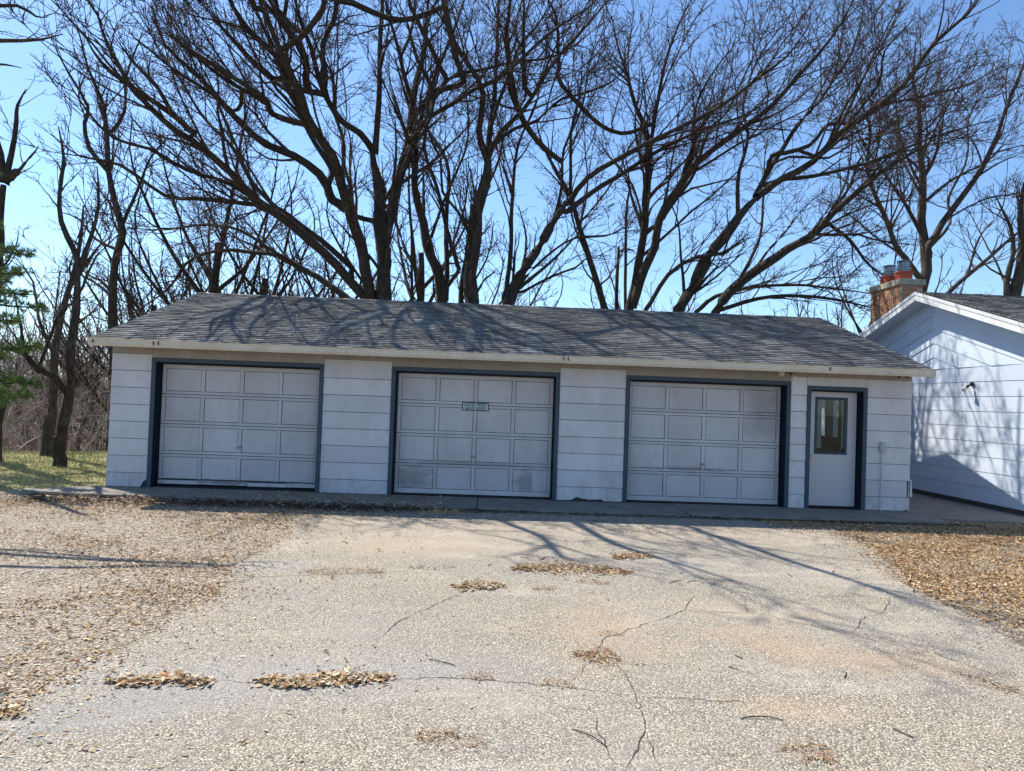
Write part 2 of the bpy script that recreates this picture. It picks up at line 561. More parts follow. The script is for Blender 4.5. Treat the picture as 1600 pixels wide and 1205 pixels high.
def np_mesh(name, V, F, mats, parent=None, smooth=False, mi=None, kind=None):
    """V (n,3) world, F (m,k) all faces of k corners"""
    me = bpy.data.meshes.new(name)
    off = wloc(parent) if parent is not None else np.zeros(3)
    V = (V - off).astype(np.float32)
    m, k = F.shape
    me.vertices.add(len(V)); me.vertices.foreach_set("co", V.ravel())
    me.loops.add(m * k); me.loops.foreach_set("vertex_index", F.astype(np.int32).ravel())
    me.polygons.add(m)
    me.polygons.foreach_set("loop_start", np.arange(0, m * k, k, dtype=np.int32))
    me.polygons.foreach_set("loop_total", np.full(m, k, dtype=np.int32))
    if isinstance(mats, str): mats = [mats]
    for mm in mats: me.materials.append(MAT[mm])
    if mi is not None: me.polygons.foreach_set("material_index", mi.astype(np.int32))
    me.polygons.foreach_set("use_smooth", np.full(m, smooth))
    me.update(calc_edges=True)
    o = link(name, me, parent)
    if kind: o["kind"] = kind
    return o


def vnoise(x, y, seed=0):
    """smooth value noise 0..1 for arrays"""
    def h(i, j):
        n = np.sin(i * 127.1 + j * 311.7 + seed * 74.7) * 43758.5453
        return n - np.floor(n)
    xi = np.floor(x); yi = np.floor(y); fx = x - xi; fy = y - yi
    fx = fx * fx * (3 - 2 * fx); fy = fy * fy * (3 - 2 * fy)
    return (h(xi, yi) * (1 - fx) + h(xi + 1, yi) * fx) * (1 - fy) + (h(xi, yi + 1) * (1 - fx) + h(xi + 1, yi + 1) * fx) * fy


def fnoise(x, y, seed=0, o=4):
    s = 0; a = 1; tt = 0
    for i in range(o):
        s = s + a * vnoise(x * 2 ** i, y * 2 ** i, seed + i); tt += a; a *= 0.55
    return s / tt


def sstep(a, b, x):
    u = np.clip((x - a) / (b - a), 0, 1)
    return u * u * (3 - 2 * u)


def terrain(x, y):
    x = np.asarray(x, float); y = np.asarray(y, float)
    left = sstep(-1, -12, x)
    edge = 3.6 * left + 10.5 * (1 - left)
    down = sstep(0, 26, y - edge) * 3.4 + sstep(0, 3, y - edge) * 0.05
    up = sstep(45, 150, y) * 7.5
    side = sstep(-12, -45, x) * 0.8
    lump = (fnoise(x * 0.12, y * 0.12, 5) - 0.5) * 1.2 * sstep(4, 18, y - edge + 4) + 0.16 * (fnoise(x * .5, y * .5, 9) - .5) * sstep(-5.2, -7, x) * sstep(-1, 1.5, y)
    return -0.05 - down + up - side + lump


# ------------------------------------------------------------------ ground
xs = np.unique(np.concatenate([np.linspace(-420, -60, 22), np.linspace(-60, -14, 40), np.linspace(-14, 20, 70), np.linspace(20, 60, 20), np.linspace(60, 420, 22)]))
ys = np.unique(np.concatenate([np.linspace(-300, -20, 16), np.linspace(-20, 20, 80), np.linspace(20, 90, 50), np.linspace(90, 600, 26)]))
X, Y = np.meshgrid(xs, ys)
Z = terrain(X, Y)
V = np.stack([X, Y, Z], -1).reshape(-1, 3)
nx, ny = len(xs), len(ys)
ii = (np.arange(ny - 1)[:, None] * nx + np.arange(nx - 1)[None]).ravel()
np_mesh("ground", V, np.stack([ii, ii + 1, ii + nx + 1, ii + nx], -1), "soil", smooth=True, kind="structure")


def flat_sheet(name, pts, z, mat, jit=0.06, parent=None, sub=0.15, thick=0.0, kind="structure"):
    P = []
    n = len(pts)
    for i in range(n):
        a = np.array(pts[i][:2], float); b = np.array(pts[(i + 1) % n][:2], float)
        k = max(1, int(np.linalg.norm(b - a) / sub)) if np.linalg.norm(b - a) < 12 else 8
        for j in range(k):
            q = a + (b - a) * j / k
            m = jit if k > 1 else 0
            P.append((q[0] + (fnoise(q[0] * 1.5, q[1] * 1.5, 3, 5) - 0.5) * 4 * m + rng.normal() * m * 0.3,
                      q[1] + (fnoise(q[0] * 1.5 + 9, q[1] * 1.5, 4, 5) - 0.5) * 4 * m + rng.normal() * m * 0.3))
    mb = MB()
    mb.poly([(x, y, z) for x, y in P])
    if thick:
        for i in range(len(P)):
            a, b = P[i], P[(i + 1) % len(P)]
            mb.poly([(a[0], a[1], z - thick), (b[0], b[1], z - thick), (b[0], b[1], z), (a[0], a[1], z)])
    o = mb.build(name, mat, parent)
    me = o.data
    import bmesh
    bm = bmesh.new(); bm.from_mesh(me)
    bmesh.ops.triangulate(bm, faces=[f for f in bm.faces if len(f.verts) > 4])
    bmesh.ops.recalc_face_normals(bm, faces=bm.faces)
    bm.to_mesh(me); bm.free()
    if kind: o["kind"] = kind
    return o, P


L_EDGE = [(462, 806), (440, 850), (350, 888), (335, 930), (250, 985), (160, 1040), (70, 1092), (0, 1135)]
R_EDGE = [(1600, 1015), (1530, 980), (1450, 935), (1390, 880), (1300, 826)]
drive = [gp(*q)[:2] for q in L_EDGE] + [(-7, -15), (-7, -30), (13, -30), (11, -12)] + [gp(*q)[:2] for q in R_EDGE]
drive_o, drive_poly = flat_sheet("driveway", drive, -0.036, "asphalt", 0.07)


def in_poly(x, y, P):
    P = np.array(P)
    r = np.zeros(x.shape, bool)
    j = len(P) - 1
    for i in range(len(P)):
        xi, yi = P[i]; xj, yj = P[j]
        c = ((yi > y) != (yj > y)) & (x < (xj - xi) * (y - yi) / (yj - yi + 1e-12) + xi)
        r ^= c
        j = i
    return r


# concrete apron in slabs
AP = [[(-5.75, -0.62), (-4.95, -0.05), (-4.7, 0.05), (-1.6, 0.05), (-1.58, -1.15), (-3.2, -1.0), (-4.6, -0.98), (-5.6, -0.8)],
      [(-1.57, 0.05), (1.55, 0.05), (1.57, -1.17), (-0.3, -1.22), (-1.565, -1.16)],
      [(1.565, 0.05), (4.9, 0.05), (4.93, -1.2), (3.0, -1.23), (1.585, -1.18)],
      [(4.915, 0.05), (9.15, 0.05), (9.3, -0.6), (9.1, -1.12), (7.0, -1.18), (4.945, -1.2)],
      [(9.2, 6.8), (9.2, -0.3), (9.32, -0.62), (11.55, -0.95), (11.5, 0.5), (11.15, 6.8)]]
ap = tag(bpy.data.objects.new("apron", None), kind="structure")
COL.objects.link(ap)
for k, pl in enumerate(AP):
    flat_sheet("concrete_slab", pl, (0.0 if k != 4 else -0.012) - 0.003 * (k % 3), "concrete", 0.018, parent=ap, sub=0.12, thick=0.09, kind=None)


# cracks in the asphalt
def crack(pts, wd):
    P = [np.array(gp(*q)[:2]) for q in pts]
    out = []
    for i in range(len(P) - 1):
        k = max(2, int(np.linalg.norm(P[i + 1] - P[i]) / 0.05))
        for j in range(k):
            out.append(P[i] + (P[i + 1] - P[i]) * j / k)
    out.append(P[-1])
    out = np.array(out)
    out[:, 0] += np.cumsum(rng.normal(0, .006, len(out))) * .6 + rng.normal(0, .006, len(out))
    out[:, 1] += rng.normal(0, .008, len(out)) + np.cumsum(rng.normal(0, .006, len(out))) * .6
    tg = np.gradient(out, axis=0); nn_ = np.stack([-tg[:, 1], tg[:, 0]], -1); nn_ /= np.linalg.norm(nn_, axis=1)[:, None] + 1e-9
    ww = wd * (0.35 + rng.random(len(out)) * 0.9) * np.minimum(1, np.minimum(np.arange(len(out)), np.arange(len(out))[::-1]) / 6 + .15)
    A = out + nn_ * ww[:, None]; B = out - nn_ * ww[:, None]
    V = np.concatenate([A, B]); V = np.concatenate([V, np.full((len(V), 1), -0.033)], 1)
    n = len(out); i = np.arange(n - 1)
    np_mesh("crack", V, np.stack([i, i + 1, n + i + 1, n + i], -1), "crack_dirt", drive_o)


for c_ in ([(935, 1010), (975, 1052), (995, 1100), (1005, 1140), (990, 1170), (965, 1205)], [(1005, 1140), (1030, 1205)],
           [(600, 1064), (690, 1058), (830, 1068), (900, 1075), (985, 1085)], [(330, 1063), (420, 1068)], [(905, 1060), (940, 1000), (1060, 955), (1075, 930)],
           [(590, 1000), (620, 975), (680, 945), (720, 925)], [(1180, 958), (1330, 993), (1450, 1020), (1600, 1075)], [(1330, 993), (1345, 970), (1385, 958), (1395, 935)],
           [(1165, 935), (1172, 960)], [(620, 1172), (720, 1140)], [(935, 1118), (930, 1145), (960, 1205)], [(1000, 1090), (1200, 1100)], [(345, 905), (480, 900), (640, 893)],
           [(180, 1063), (120, 1075)], [(760, 905), (900, 880), (1010, 870)], [(1060, 955), (1180, 958)]):
    crack(c_, 0.0032)

# ------------------------------------------------------------------ garage
XL, XR = -4.761, 9.168
YB = 7.32
RIDGE_Y, RIDGE_Z = 3.66, 3.845
EAVE_Y, EAVE_Z = -0.52, 2.478
SL = (RIDGE_Z - EAVE_Z) / (RIDGE_Y - EAVE_Y)
garage = empty("garage", (2.2, 3.66, 0), "long low white sided three door garage with shingled roof and grey blue door trim", "garage")
DOORS = [(-4.085, "door"), (0.0, "door"), (4.077, "door")]
DW = 2.92; TW = 0.07; ZT = 2.215
WD0, WD1, WZT = 7.29, 8.37, 2.152
# structural wall behind the boards: piers, headers, sides and back
mb = MB()
openings = [(d + TW, d + DW - TW, ZT - TW) for d, _ in DOORS] + [(WD0 + TW, WD1 - TW, WZT - TW)]
x = XL + 0.02
for a, b, zt in openings:
    mb.box(x, a - 0.002, 0.0, 0.14, 0.0, 2.42)
    mb.box(a, b, 0.0, 0.14, zt + 0.002, 2.42)
    x = b + 0.002
mb.box(x, XR - 0.02, 0.0, 0.14, 0.0, 2.42)
mb.build("wall", "seam_shade_grime", garage)  # near-black face draws the shadow lines between the boards
# back
MB().box(XL + .02, XR - .02, YB - .14, YB, 0, 2.42).build("wall", "siding_white", garage)
# gable ends (pentagon), the right one with a window opening
def gable_wall(x0, x1, win=None):
    zr = lambda y: 2.42 + (RIDGE_Z - 2.42 - 0.09) * (1 - abs(y - RIDGE_Y) / 3.66)
    mb = MB()
    segs = [(0.142, YB - .142)] if not win else [(0.142, win[0]), (win[0], win[1]), (win[1], YB - .142)]
    for i, (a, b) in enumerate(segs):
        parts = [(0.0, None)] if not (win and i == 1) else [(0.0, win[2]), (win[3], None)]
        for z0, z1 in parts:
            cut = [a] + ([RIDGE_Y] if a < RIDGE_Y < b else []) + [b]
            for q in range(len(cut) - 1):
                ya, yb = cut[q], cut[q + 1]
                za = z1 if z1 else zr(ya); zb = z1 if z1 else zr(yb)
                mb.prism([(x0, ya, z0), (x0, yb, z0), (x0, yb, zb), (x0, ya, za)], (0, 0, 0), (x1 - x0, 0, 0))
    return mb
gable_wall(XL + .02, XL + .14).build("wall", "siding_white", garage)
WIN = (2.25, 3.45, 1.12, 2.0)
gable_wall(XR - .14, XR - .02, WIN).build("wall", "siding_white", garage)
MB().box(XL + .15, XR - .15, .15, YB - .15, -.02, .012).build("floor_slab", "interior", garage)
# partition so that the bay behind the entry door is a small room
MB().box(7.05, 7.12, .15, YB - .15, .012, 2.45).build("partition", "interior", garage)
MB().box(7.13, XR - .15, .15, YB - .15, 2.45, 2.5).build("ceiling_board", "interior", garage)

# side window in the right wall
wr = MB()
wy0, wy1, wz0, wz1 = WIN
for a in ((wy0, wy0 + .05, wz0, wz1), (wy1 - .05, wy1, wz0, wz1), (wy0 + .052, wy1 - .052, wz0, wz0 + .05), (wy0 + .052, wy1 - .052, wz1 - .05, wz1), (2.83, 2.87, wz0 + .052, wz1 - .052)):
    wr.box(XR - .15, XR + .012, *a)
sw = wr.build("side_window", "trim_slate", garage)
MB().box(XR - .09, XR - .085, wy0 + .05, wy1 - .05, wz0 + .05, wz1 - .05).build("pane", "glass", sw)

# siding boards
EXP = 0.29


def board(x0, x1, z0, z1, mat, ragged=None, y=0.0, name="siding_board", parent=None):
    """clapboard on the front wall: bottom edge stands proud, the top tucks behind the next one"""
    mb = MB()
    yb, yt = y - 0.019, y - 0.006
    n = max(1, int((x1 - x0) / 0.05)) if ragged else 1
    xs_ = np.linspace(x0, x1, n + 1)
    zb = np.full(n + 1, z0)
    if ragged:
        zb = z0 + ragged(xs_)
    for i in range(n):
        a, b = xs_[i], xs_[i + 1]
        mb.poly([(a, yb, zb[i]), (b, yb, zb[i + 1]), (b, yt, z1), (a, yt, z1)])
        mb.poly([(a, y - .001, zb[i]), (b, y - .001, zb[i + 1]), (b, yb, zb[i + 1]), (a, yb, zb[i])])
    mb.poly([(x0, y - .001, zb[0]), (x0, yb, zb[0]), (x0, yt, z1), (x0, y - .001, z1)])
    mb.poly([(x1, yb, zb[-1]), (x1, y - .001, zb[-1]), (x1, y - .001, z1), (x1, yt, z1)])
    mb.poly([(x0, yt, z1), (x1, yt, z1), (x1, y - .001, z1), (x0, y - .001, z1)])
    return mb.build(name, mat, parent or garage)


d1, d2, d3 = [d for d, _ in DOORS]
piers = [(XL, d1, 7), (d1 + DW, d2, 6), (d2 + DW, d3, 6), (d3 + DW, WD0, 6), (WD1, XR, 6)]


def rag1(x):  # left corner: rotted at both ends, a few splits
    u = (x - XL) / (d1 - XL)
    return np.where(u > .86, .03 + .11 * rng.random(len(x)) * (u > .9), 0.0) + .012 * (rng.random(len(x)) > .8)


def rag2(x):  # middle pier: bitten away
    return 0.035 * np.exp(-((x - 3.28) / .06) ** 2) * 1.9 + 0.028 * ((x > 3.3) & (x < 3.75)) * (0.5 + rng.random(len(x)) * .6) + .006 * rng.random(len(x))


def rag3(x):
    u = (x - WD1) / (XR - WD1)
    return np.where(u > .9, .012 + rng.random(len(x)) * .02, 0.0) + .006 * rng.random(len(x))


for pi, (a, b, kt) in enumerate(piers):
    a2, b2 = a + .002, b - .002
    z = 0.0
    zs = [0.006] + [0.245 + EXP * k for k in range(kt + 1)]
    for k in range(len(zs) - 1):
        mat = "siding_low" if k < 1 or (pi in (2,) and k < 2) else "siding_white"
        rg = {0: rag1, 2: rag2, 4: rag3}.get(pi) if k == 0 else None
        top = zs[k + 1] + 0.0
        board(a2 + random.uniform(0, .003), b2 - random.uniform(0, .003) - (.05 if pi == 4 and k == 1 else 0), zs[k], top - .009, mat, rg)
    if kt == 7:
        board(a2, b2, zs[-1], 2.415, "frieze_bounce_tint")
    else:
        board(a2, b2, zs[-1], 2.298, "siding_white")
        board(a2, b2, 2.302, 2.415, "frieze_bounce_tint", name="frieze_board")
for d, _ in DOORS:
    board(d + .002, d + DW - .002, ZT + .002, 2.415, "frieze_bounce_tint", name="frieze_board")
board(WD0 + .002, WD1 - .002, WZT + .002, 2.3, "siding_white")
board(WD0 + .002, WD1 - .002, 2.302, 2.415, "frieze_bounce_tint", name="frieze_board")
# side walls' boards, cut by the side window
for sx_, x_ in ((-1, XL), (1, XR)):
    k = 0; z0 = 0.006
    while z0 < 3.7:
        z1 = 0.245 + EXP * k
        zc = z1
        half = 3.66 if zc <= 2.42 else 3.66 * (1 - (zc - 2.42) / (RIDGE_Z - 2.42 - .06))
        if half <= 0.1: break
        y0, y1 = RIDGE_Y - half + .002, RIDGE_Y + half - .002
        segs = [(y0, y1)]
        if sx_ > 0 and z1 > wz0 and z0 < wz1:
            segs = [(y0, wy0 - .002), (wy1 + .002, y1)]
        xw = x_ - sx_ * .02
        for a, b in segs:
            MB().prism([(xw, a, z0), (xw + sx_ * .026, a, z0), (xw + sx_ * .012, a, z1 - .003), (xw, a, z1 - .003)], (0, 0, 0), (0, b - a, 0)).build("siding_board", "siding_white", garage)
        z0 = z1; k += 1
# loose splinter of the corner board at the lower left
MB().prism([(XL - .012, -.02, .0), (XL + .01, -.02, .0), (XL + .012, -.02, .55), (XL + .002, -.02, .55)], (0, 0, 0), (0, .03, 0)).build("corner_trim", "siding_low", garage)
MB().prism([(XR + .008, -.02, .26), (XR + .05, -.01, .25), (XR + .03, -.02, .56), (XR + .008, -.02, .56)], (0, 0, 0), (0, .012, 0)).build("corner_trim", "siding_low", garage)


def door_trim(x0, x1, zt, depth, parent):
    mb = MB()
    mb.box(x0, x0 + TW, -.032, 0.0, .0, zt - TW - .001)
    mb.box(x1 - TW, x1, -.032, 0.0, .0, zt - TW - .001)
    mb.box(x0, x1, -.032, 0.0, zt - TW, zt)
    o = mb.build("door_trim", "trim_slate", parent, bevel=.004)
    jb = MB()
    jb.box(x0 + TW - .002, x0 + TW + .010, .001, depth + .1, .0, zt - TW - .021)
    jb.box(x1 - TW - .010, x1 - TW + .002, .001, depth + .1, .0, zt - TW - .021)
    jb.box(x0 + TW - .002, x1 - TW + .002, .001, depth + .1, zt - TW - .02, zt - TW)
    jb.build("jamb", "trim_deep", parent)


def rel(o, v):  # keep children on the part's own origin
    return o


DEPTH = 0.20
for di, (d, _) in enumerate(DOORS):
    door_trim(d, d + DW, ZT, DEPTH, garage)
    a, b = d + TW + .02, d + DW - TW - .02
    top = ZT - TW - .024
    bot = (0.045, 0.014, 0.012)[di]
    back = MB().box(a, b, DEPTH + .022, DEPTH + .045, bot, top)
    gd = back.build("garage_door", "seam_shade_grime", garage)  # backing coloured for the shadow and dirt lines of the grooves
    if di == 0: gd["label"] = "garage door with a patched and rotted bottom rail"
    if di == 1: gd["label"] = "garage door with peeled lower corner panels"
    if di == 2: gd["label"] = "garage door with a sooty upper right corner"
    SH = (top - bot) / 4
    ST = .062
    PW = (b - a - 5 * ST) / 4
    y0, y1 = DEPTH, DEPTH + .022
    for r in range(4):
        z0 = bot + SH * r; z1 = z0 + SH
        rb, rt = (.085 if r == 0 else .052), (.075 if r == 3 else .05)
        if di == 0 and r == 0:
            # the bottom rail is three mismatched lengths nailed on
            for (u, v_, zz, hh, mm, yy) in ((0, .25, .0, .062, "siding_low", -.008), (.25, .56, .004, .07, "door_white", -.012), (.56, .80, -.004, .062, "siding_low", -.005), (.80, 1, .002, .07, "door_white", -.010)):
                MB().box(a + (b - a) * u + .002, a + (b - a) * v_ - .002, y0 + yy, y1, z0 + zz, z0 + zz + hh).build("rail", mm, gd)
        else:
            MB().box(a, b, y0, y1, z0 + .004, z0 + rb).build("rail", "siding_low" if r == 0 and di != 2 else "door_white", gd, bevel=.004)
        MB().box(a, b, y0, y1, z1 - rt, z1 - .004).build("rail", "door_white", gd, bevel=.004)
        for s in range(5):
            xs0 = a + s * (PW + ST)
            MB().box(xs0, xs0 + ST, y0 + .001, y1, z0 + rb + .001, z1 - rt - .001).build("stile", "door_white", gd, bevel=.004)
        for s in range(4):
            xp = a + ST + s * (PW + ST)
            mm = "door_white"
            if di == 1 and r == 0 and s == 0: mm = "door_white"
            if di == 2 and s == 3 and r >= 2: mm = "door_white"
            zb_, zt_ = z0 + rb, z1 - rt
            if di == 1 and r == 0 and s == 3:
                m = xp + PW * .56
                MB().box(xp + .006, m, y0 + .013, y1, zb_ + .006, zt_ - .006).build("panel", "door_white", gd, bevel=.003)
                MB().box(m + .001, xp + PW - .006, y0 + .016, y1, zb_ + .006, zt_ - .006).build("panel", "siding_low", gd, bevel=.003)
            else:
                MB().box(xp + .007, xp + PW - .007, y0 + .014, y1, zb_ + .007, zt_ - .007).build("panel", mm, gd, bevel=.003)
    # lift handle and lock on the centre stile
    xc = a + 2 * (PW + ST) + ST / 2
    zh = bot + SH * 1.24
    hb = MB()
    hb.box(xc - .012, xc + .012, y0 - .012, y0 - .001, zh - .01, zh + .055)
    hb.bar((xc - .035, y0 - .02, zh + .025), (xc + .035, y0 - .02, zh + .025), .011)
    hb.lathe((xc, y0 - .001, zh + .025), [(.02, 0), (.018, .012)], (0, -1, 0), 12)
    hb.build("handle", "steel", gd)
    if di == 0:
        MB().box(a, b, y0 + .01, y1 + .02, .002, bot - .006).build("gap_shade", "dark_gap", gd)  # black strip put in as the shade of the gap below the door

# bumper sticker sign on the middle door
sgn = empty("sign", (at(743, 640, 12.5)[0], DEPTH - .004, 1.60), "small black bordered sign reading LOUD PIPES SAVE LIVES on the middle garage door", "sign")
sx0 = d2 + TW + .02
SWd, SHt = .47, .15
scx, scz = 1.46, 1.57
sgn.location = (scx, DEPTH - .004, scz - SHt / 2)
MB().box(scx - SWd / 2, scx + SWd / 2, DEPTH - .006, DEPTH - .001, scz - SHt / 2, scz + SHt / 2).build("plate", "sign_black", sgn)
MB().box(scx - SWd / 2 + .014, scx + SWd / 2 - .014, DEPTH - .0075, DEPTH - .0062, scz - SHt / 2 + .014, scz + SHt / 2 - .014).build("face", "sign_pale", sgn)
for txt, dz in (("LOUD PIPES", .008), ("SAVE LIVES", -.056)):
    fc = bpy.data.curves.new("lettering", 'FONT')
    fc.body = txt; fc.size = .074; fc.align_x = 'CENTER'; fc.extrude = .0008; fc.offset = .0012
    fc.materials.append(MAT["sign_black"])
    tmp = bpy.data.objects.new("lettering", fc)
    COL.objects.link(tmp)
    bpy.context.view_layer.update()
    me = bpy.data.meshes.new_from_object(tmp.evaluated_get(bpy.context.evaluated_depsgraph_get()))
    bpy.data.objects.remove(tmp)
    me.materials.clear(); me.materials.append(MAT["sign_black"])
    fo = link("lettering", me, sgn)
    fo.location = (0, -.0048, SHt / 2 + dz)
    fo.scale = (1.0, 1, 1)
    fo.rotation_euler = (math.pi / 2, 0, 0)

# entry door
door_trim(WD0, WD1, WZT, .20, garage)
ea, eb = WD0 + TW + .02, WD1 - TW - .02
et = WZT - TW - .024
gx0, gx1 = ea + .165, eb - .185
gz0, gz1 = 0.965, 1.945
mb = MB()
ey0, ey1 = .175, .215
mb.box(ea, gx0, ey0, ey1, .03, et); mb.box(gx1, eb, ey0, ey1, .03, et)
mb.box(gx0 + .0005, gx1 - .0005, ey0, ey1, .03, gz0); mb.box(gx0 + .0005, gx1 - .0005, ey0, ey1, gz1, et)
ed = mb.build("entry_door", "entry_paint", garage)
mb = MB()
mb.box(gx0 - .02, gx0 + .025, ey0 - .014, ey0 - .001, gz0 - .02, gz1 + .02)
mb.box(gx1 - .025, gx1 + .02, ey0 - .014, ey0 - .001, gz0 - .02, gz1 + .02)
mb.box(gx0 + .0255, gx1 - .0255, ey0 - .014, ey0 - .001, gz0 - .02, gz0 + .022)
mb.box(gx0 + .0255, gx1 - .0255, ey0 - .014, ey0 - .001, gz1 - .022, gz1 + .02)
mb.build("window_frame", "trim_slate", ed, bevel=.004)
MB().box(gx0 + .001, gx1 - .001, ey0 + .012, ey0 + .016, gz0 + .001, gz1 - .001).build("pane", "glass", ed)
kn = MB()
kx, kz = ea + .055, .90
kn.lathe((kx, ey0, kz), [(.038, 0), (.038, .006), (.015, .010), (.015, .035), (.030, .042), (.036, .055), (.027, .070), (.008, .074)], (0, -1, 0), 16)
kn.build("knob", "brass", ed, smooth=True)
MB().box(WD0 + TW, WD1 - TW, -.02, .22, .0, .028).build("threshold", "dark_gap", garage)
# curtain gathered at the left inside the door window, and a dark workbench below it
mb = MB()
nfold = 26
for (cx0, cx1, dd) in ((gx0 - .02, gx0 + .15, .27), (gx1 - .035, gx1 + .05, .26)):
    pts = []
    for i in range(nfold + 1):
        u = i / nfold
        pts.append((cx0 + (cx1 - cx0) * u, dd + .018 * math.sin(u * 19) + .01 * math.sin(u * 47)))
    for i in range(nfold):
        (xa, ya), (xb, yb) = pts[i], pts[i + 1]
        mb.poly([(xa, ya, 1.05), (xb, yb, 1.05), (xb, yb, 2.0), (xa, ya, 2.0)])
mb.build("curtain", "curtain", garage)
mb = MB()
mb.box(7.9, 9.0, 1.4, 2.2, 1.0, 1.05)
for q in ((7.93, 1.43), (8.93, 1.43), (7.93, 2.13), (8.93, 2.13)):
    mb.box(q[0], q[0] + .05, q[1], q[1] + .05, .012, .999)
tag(mb.build("workbench", "interior"), "dark workbench seen dimly through the entry door window", "workbench")

# conduit with a small box
cxn = 8.645
cb = MB().bar((cxn, -.042, .0), (cxn, -.042, 1.05), .014, 8)
cnd = cb.build("conduit", "siding_white", garage, smooth=False)
MB().box(cxn - .045, cxn + .045, -.075, -.022, 1.03, 1.20).build("junction_box", "metal_grey", cnd, bevel=.006)
for zz in (.35, .85):
    MB().box(cxn - .035, cxn + .035, -.06, -.018, zz, zz + .018).build("strap", "siding_white", cnd)

# soffit, fascia, gutter
GX0, GX1 = XL - .10, XR + .06
MB().box(GX0, GX1, EAVE_Y + .035, 0.0, 2.417, 2.431).build("soffit", "frieze_bounce_tint", garage)
MB().box(GX0, GX1, EAVE_Y + .012, EAVE_Y + .034, 2.375, EAVE_Z - .015).build("fascia", "gutter_cream", garage)
gy = EAVE_Y + .011
prof = [(0, gy, 2.352), (0, gy - .055, 2.352), (0, gy - .082, 2.395), (0, gy - .075, 2.42), (0, gy - .098, 2.468), (0, gy - .085, 2.470), (0, gy - .063, 2.42), (0, gy - .068, 2.397), (0, gy - .048, 2.360), (0, gy - .004, 2.360), (0, gy - .004, 2.468), (0, gy, 2.468)]
mb = MB().prism(prof, (GX0 + .0, 0, 0), (GX1, 0, 0))
gut = mb.build("gutter", "gutter_cream", garage)
for gx_ in (XL - .02, XL + .95, XL + 1.03, d2 + DW - .02, d2 + DW + .06, d3 + DW + .4):
    MB().box(gx_, gx_ + .014, gy - .100, gy - .078, 2.375 + .02, 2.455).build("gutter_strap", "rust", gut)
MB().prism(prof, (4.0, -.003, .001), (4.05, -.003, .001)).build("gutter_joint", "gutter_cream", gut)

# roof deck and shingles
RX0, RX1 = XL - .09, XR + .05
TH = .10


def roof_pt(u, v, h=0.0, side=0):
    """u along X, v up the slope from the eave in metres, h above the deck"""
    ln = math.hypot(RIDGE_Y - EAVE_Y, RIDGE_Z - EAVE_Z)
    cy, sy = (RIDGE_Y - EAVE_Y) / ln, (RIDGE_Z - EAVE_Z) / ln
    y = EAVE_Y - .03 + v * cy - h * sy
    z = EAVE_Z - .012 + v * sy + h * cy
    if side: y = 2 * RIDGE_Y - y
    return (u, y, z)


SLEN = math.hypot(RIDGE_Y - EAVE_Y + .03, (RIDGE_Y - EAVE_Y + .03) * SL)
roof = MB()
for side in (0, 1):
    a = [roof_pt(0, 0, -.02, side), roof_pt(0, SLEN, -.02, side), roof_pt(0, SLEN, 0, side), roof_pt(0, 0, 0, side)]
    a[1] = (0, RIDGE_Y, a[1][2]); a[2] = (0, RIDGE_Y, a[2][2])
    roof.prism(a, (RX0, 0, 0), (RX1, 0, 0))
rf = roof.build("roof", "roof_felt", garage)
for xe in (RX0 - .001, RX1 - .021):   # rake boards
    for side in (0, 1):
        a = [roof_pt(0, .02, -.14, side), roof_pt(0, SLEN - .01, -.14, side), roof_pt(0, SLEN - .01, -.022, side), roof_pt(0, .02, -.022, side)]
        MB().prism(a, (xe, 0, 0), (xe + .022, 0, 0)).build("rake_board", "gutter_cream", garage)

TABW = .305
ROWH = .135
_tabs = []


def tab_mesh(wd, ln, curl=0.0):
    """one shingle tab, origin at lower left, x across, y up slope, wedge in z"""
    v = [(0.004, 0, 0.001), (wd - .004, 0, 0.001), (wd - .004, ln, 0.001), (0.004, ln, 0.001),
         (0.005, 0, .019 + curl), (wd - .005, 0, .019 + curl * .4), (wd - .004, ln, .003), (0.004, ln, .003)]
    f = [(4, 5, 6, 7), (0, 1, 5, 4), (1, 2, 6, 5), (2, 3, 7, 6), (3, 0, 4, 7)]
    return v, f


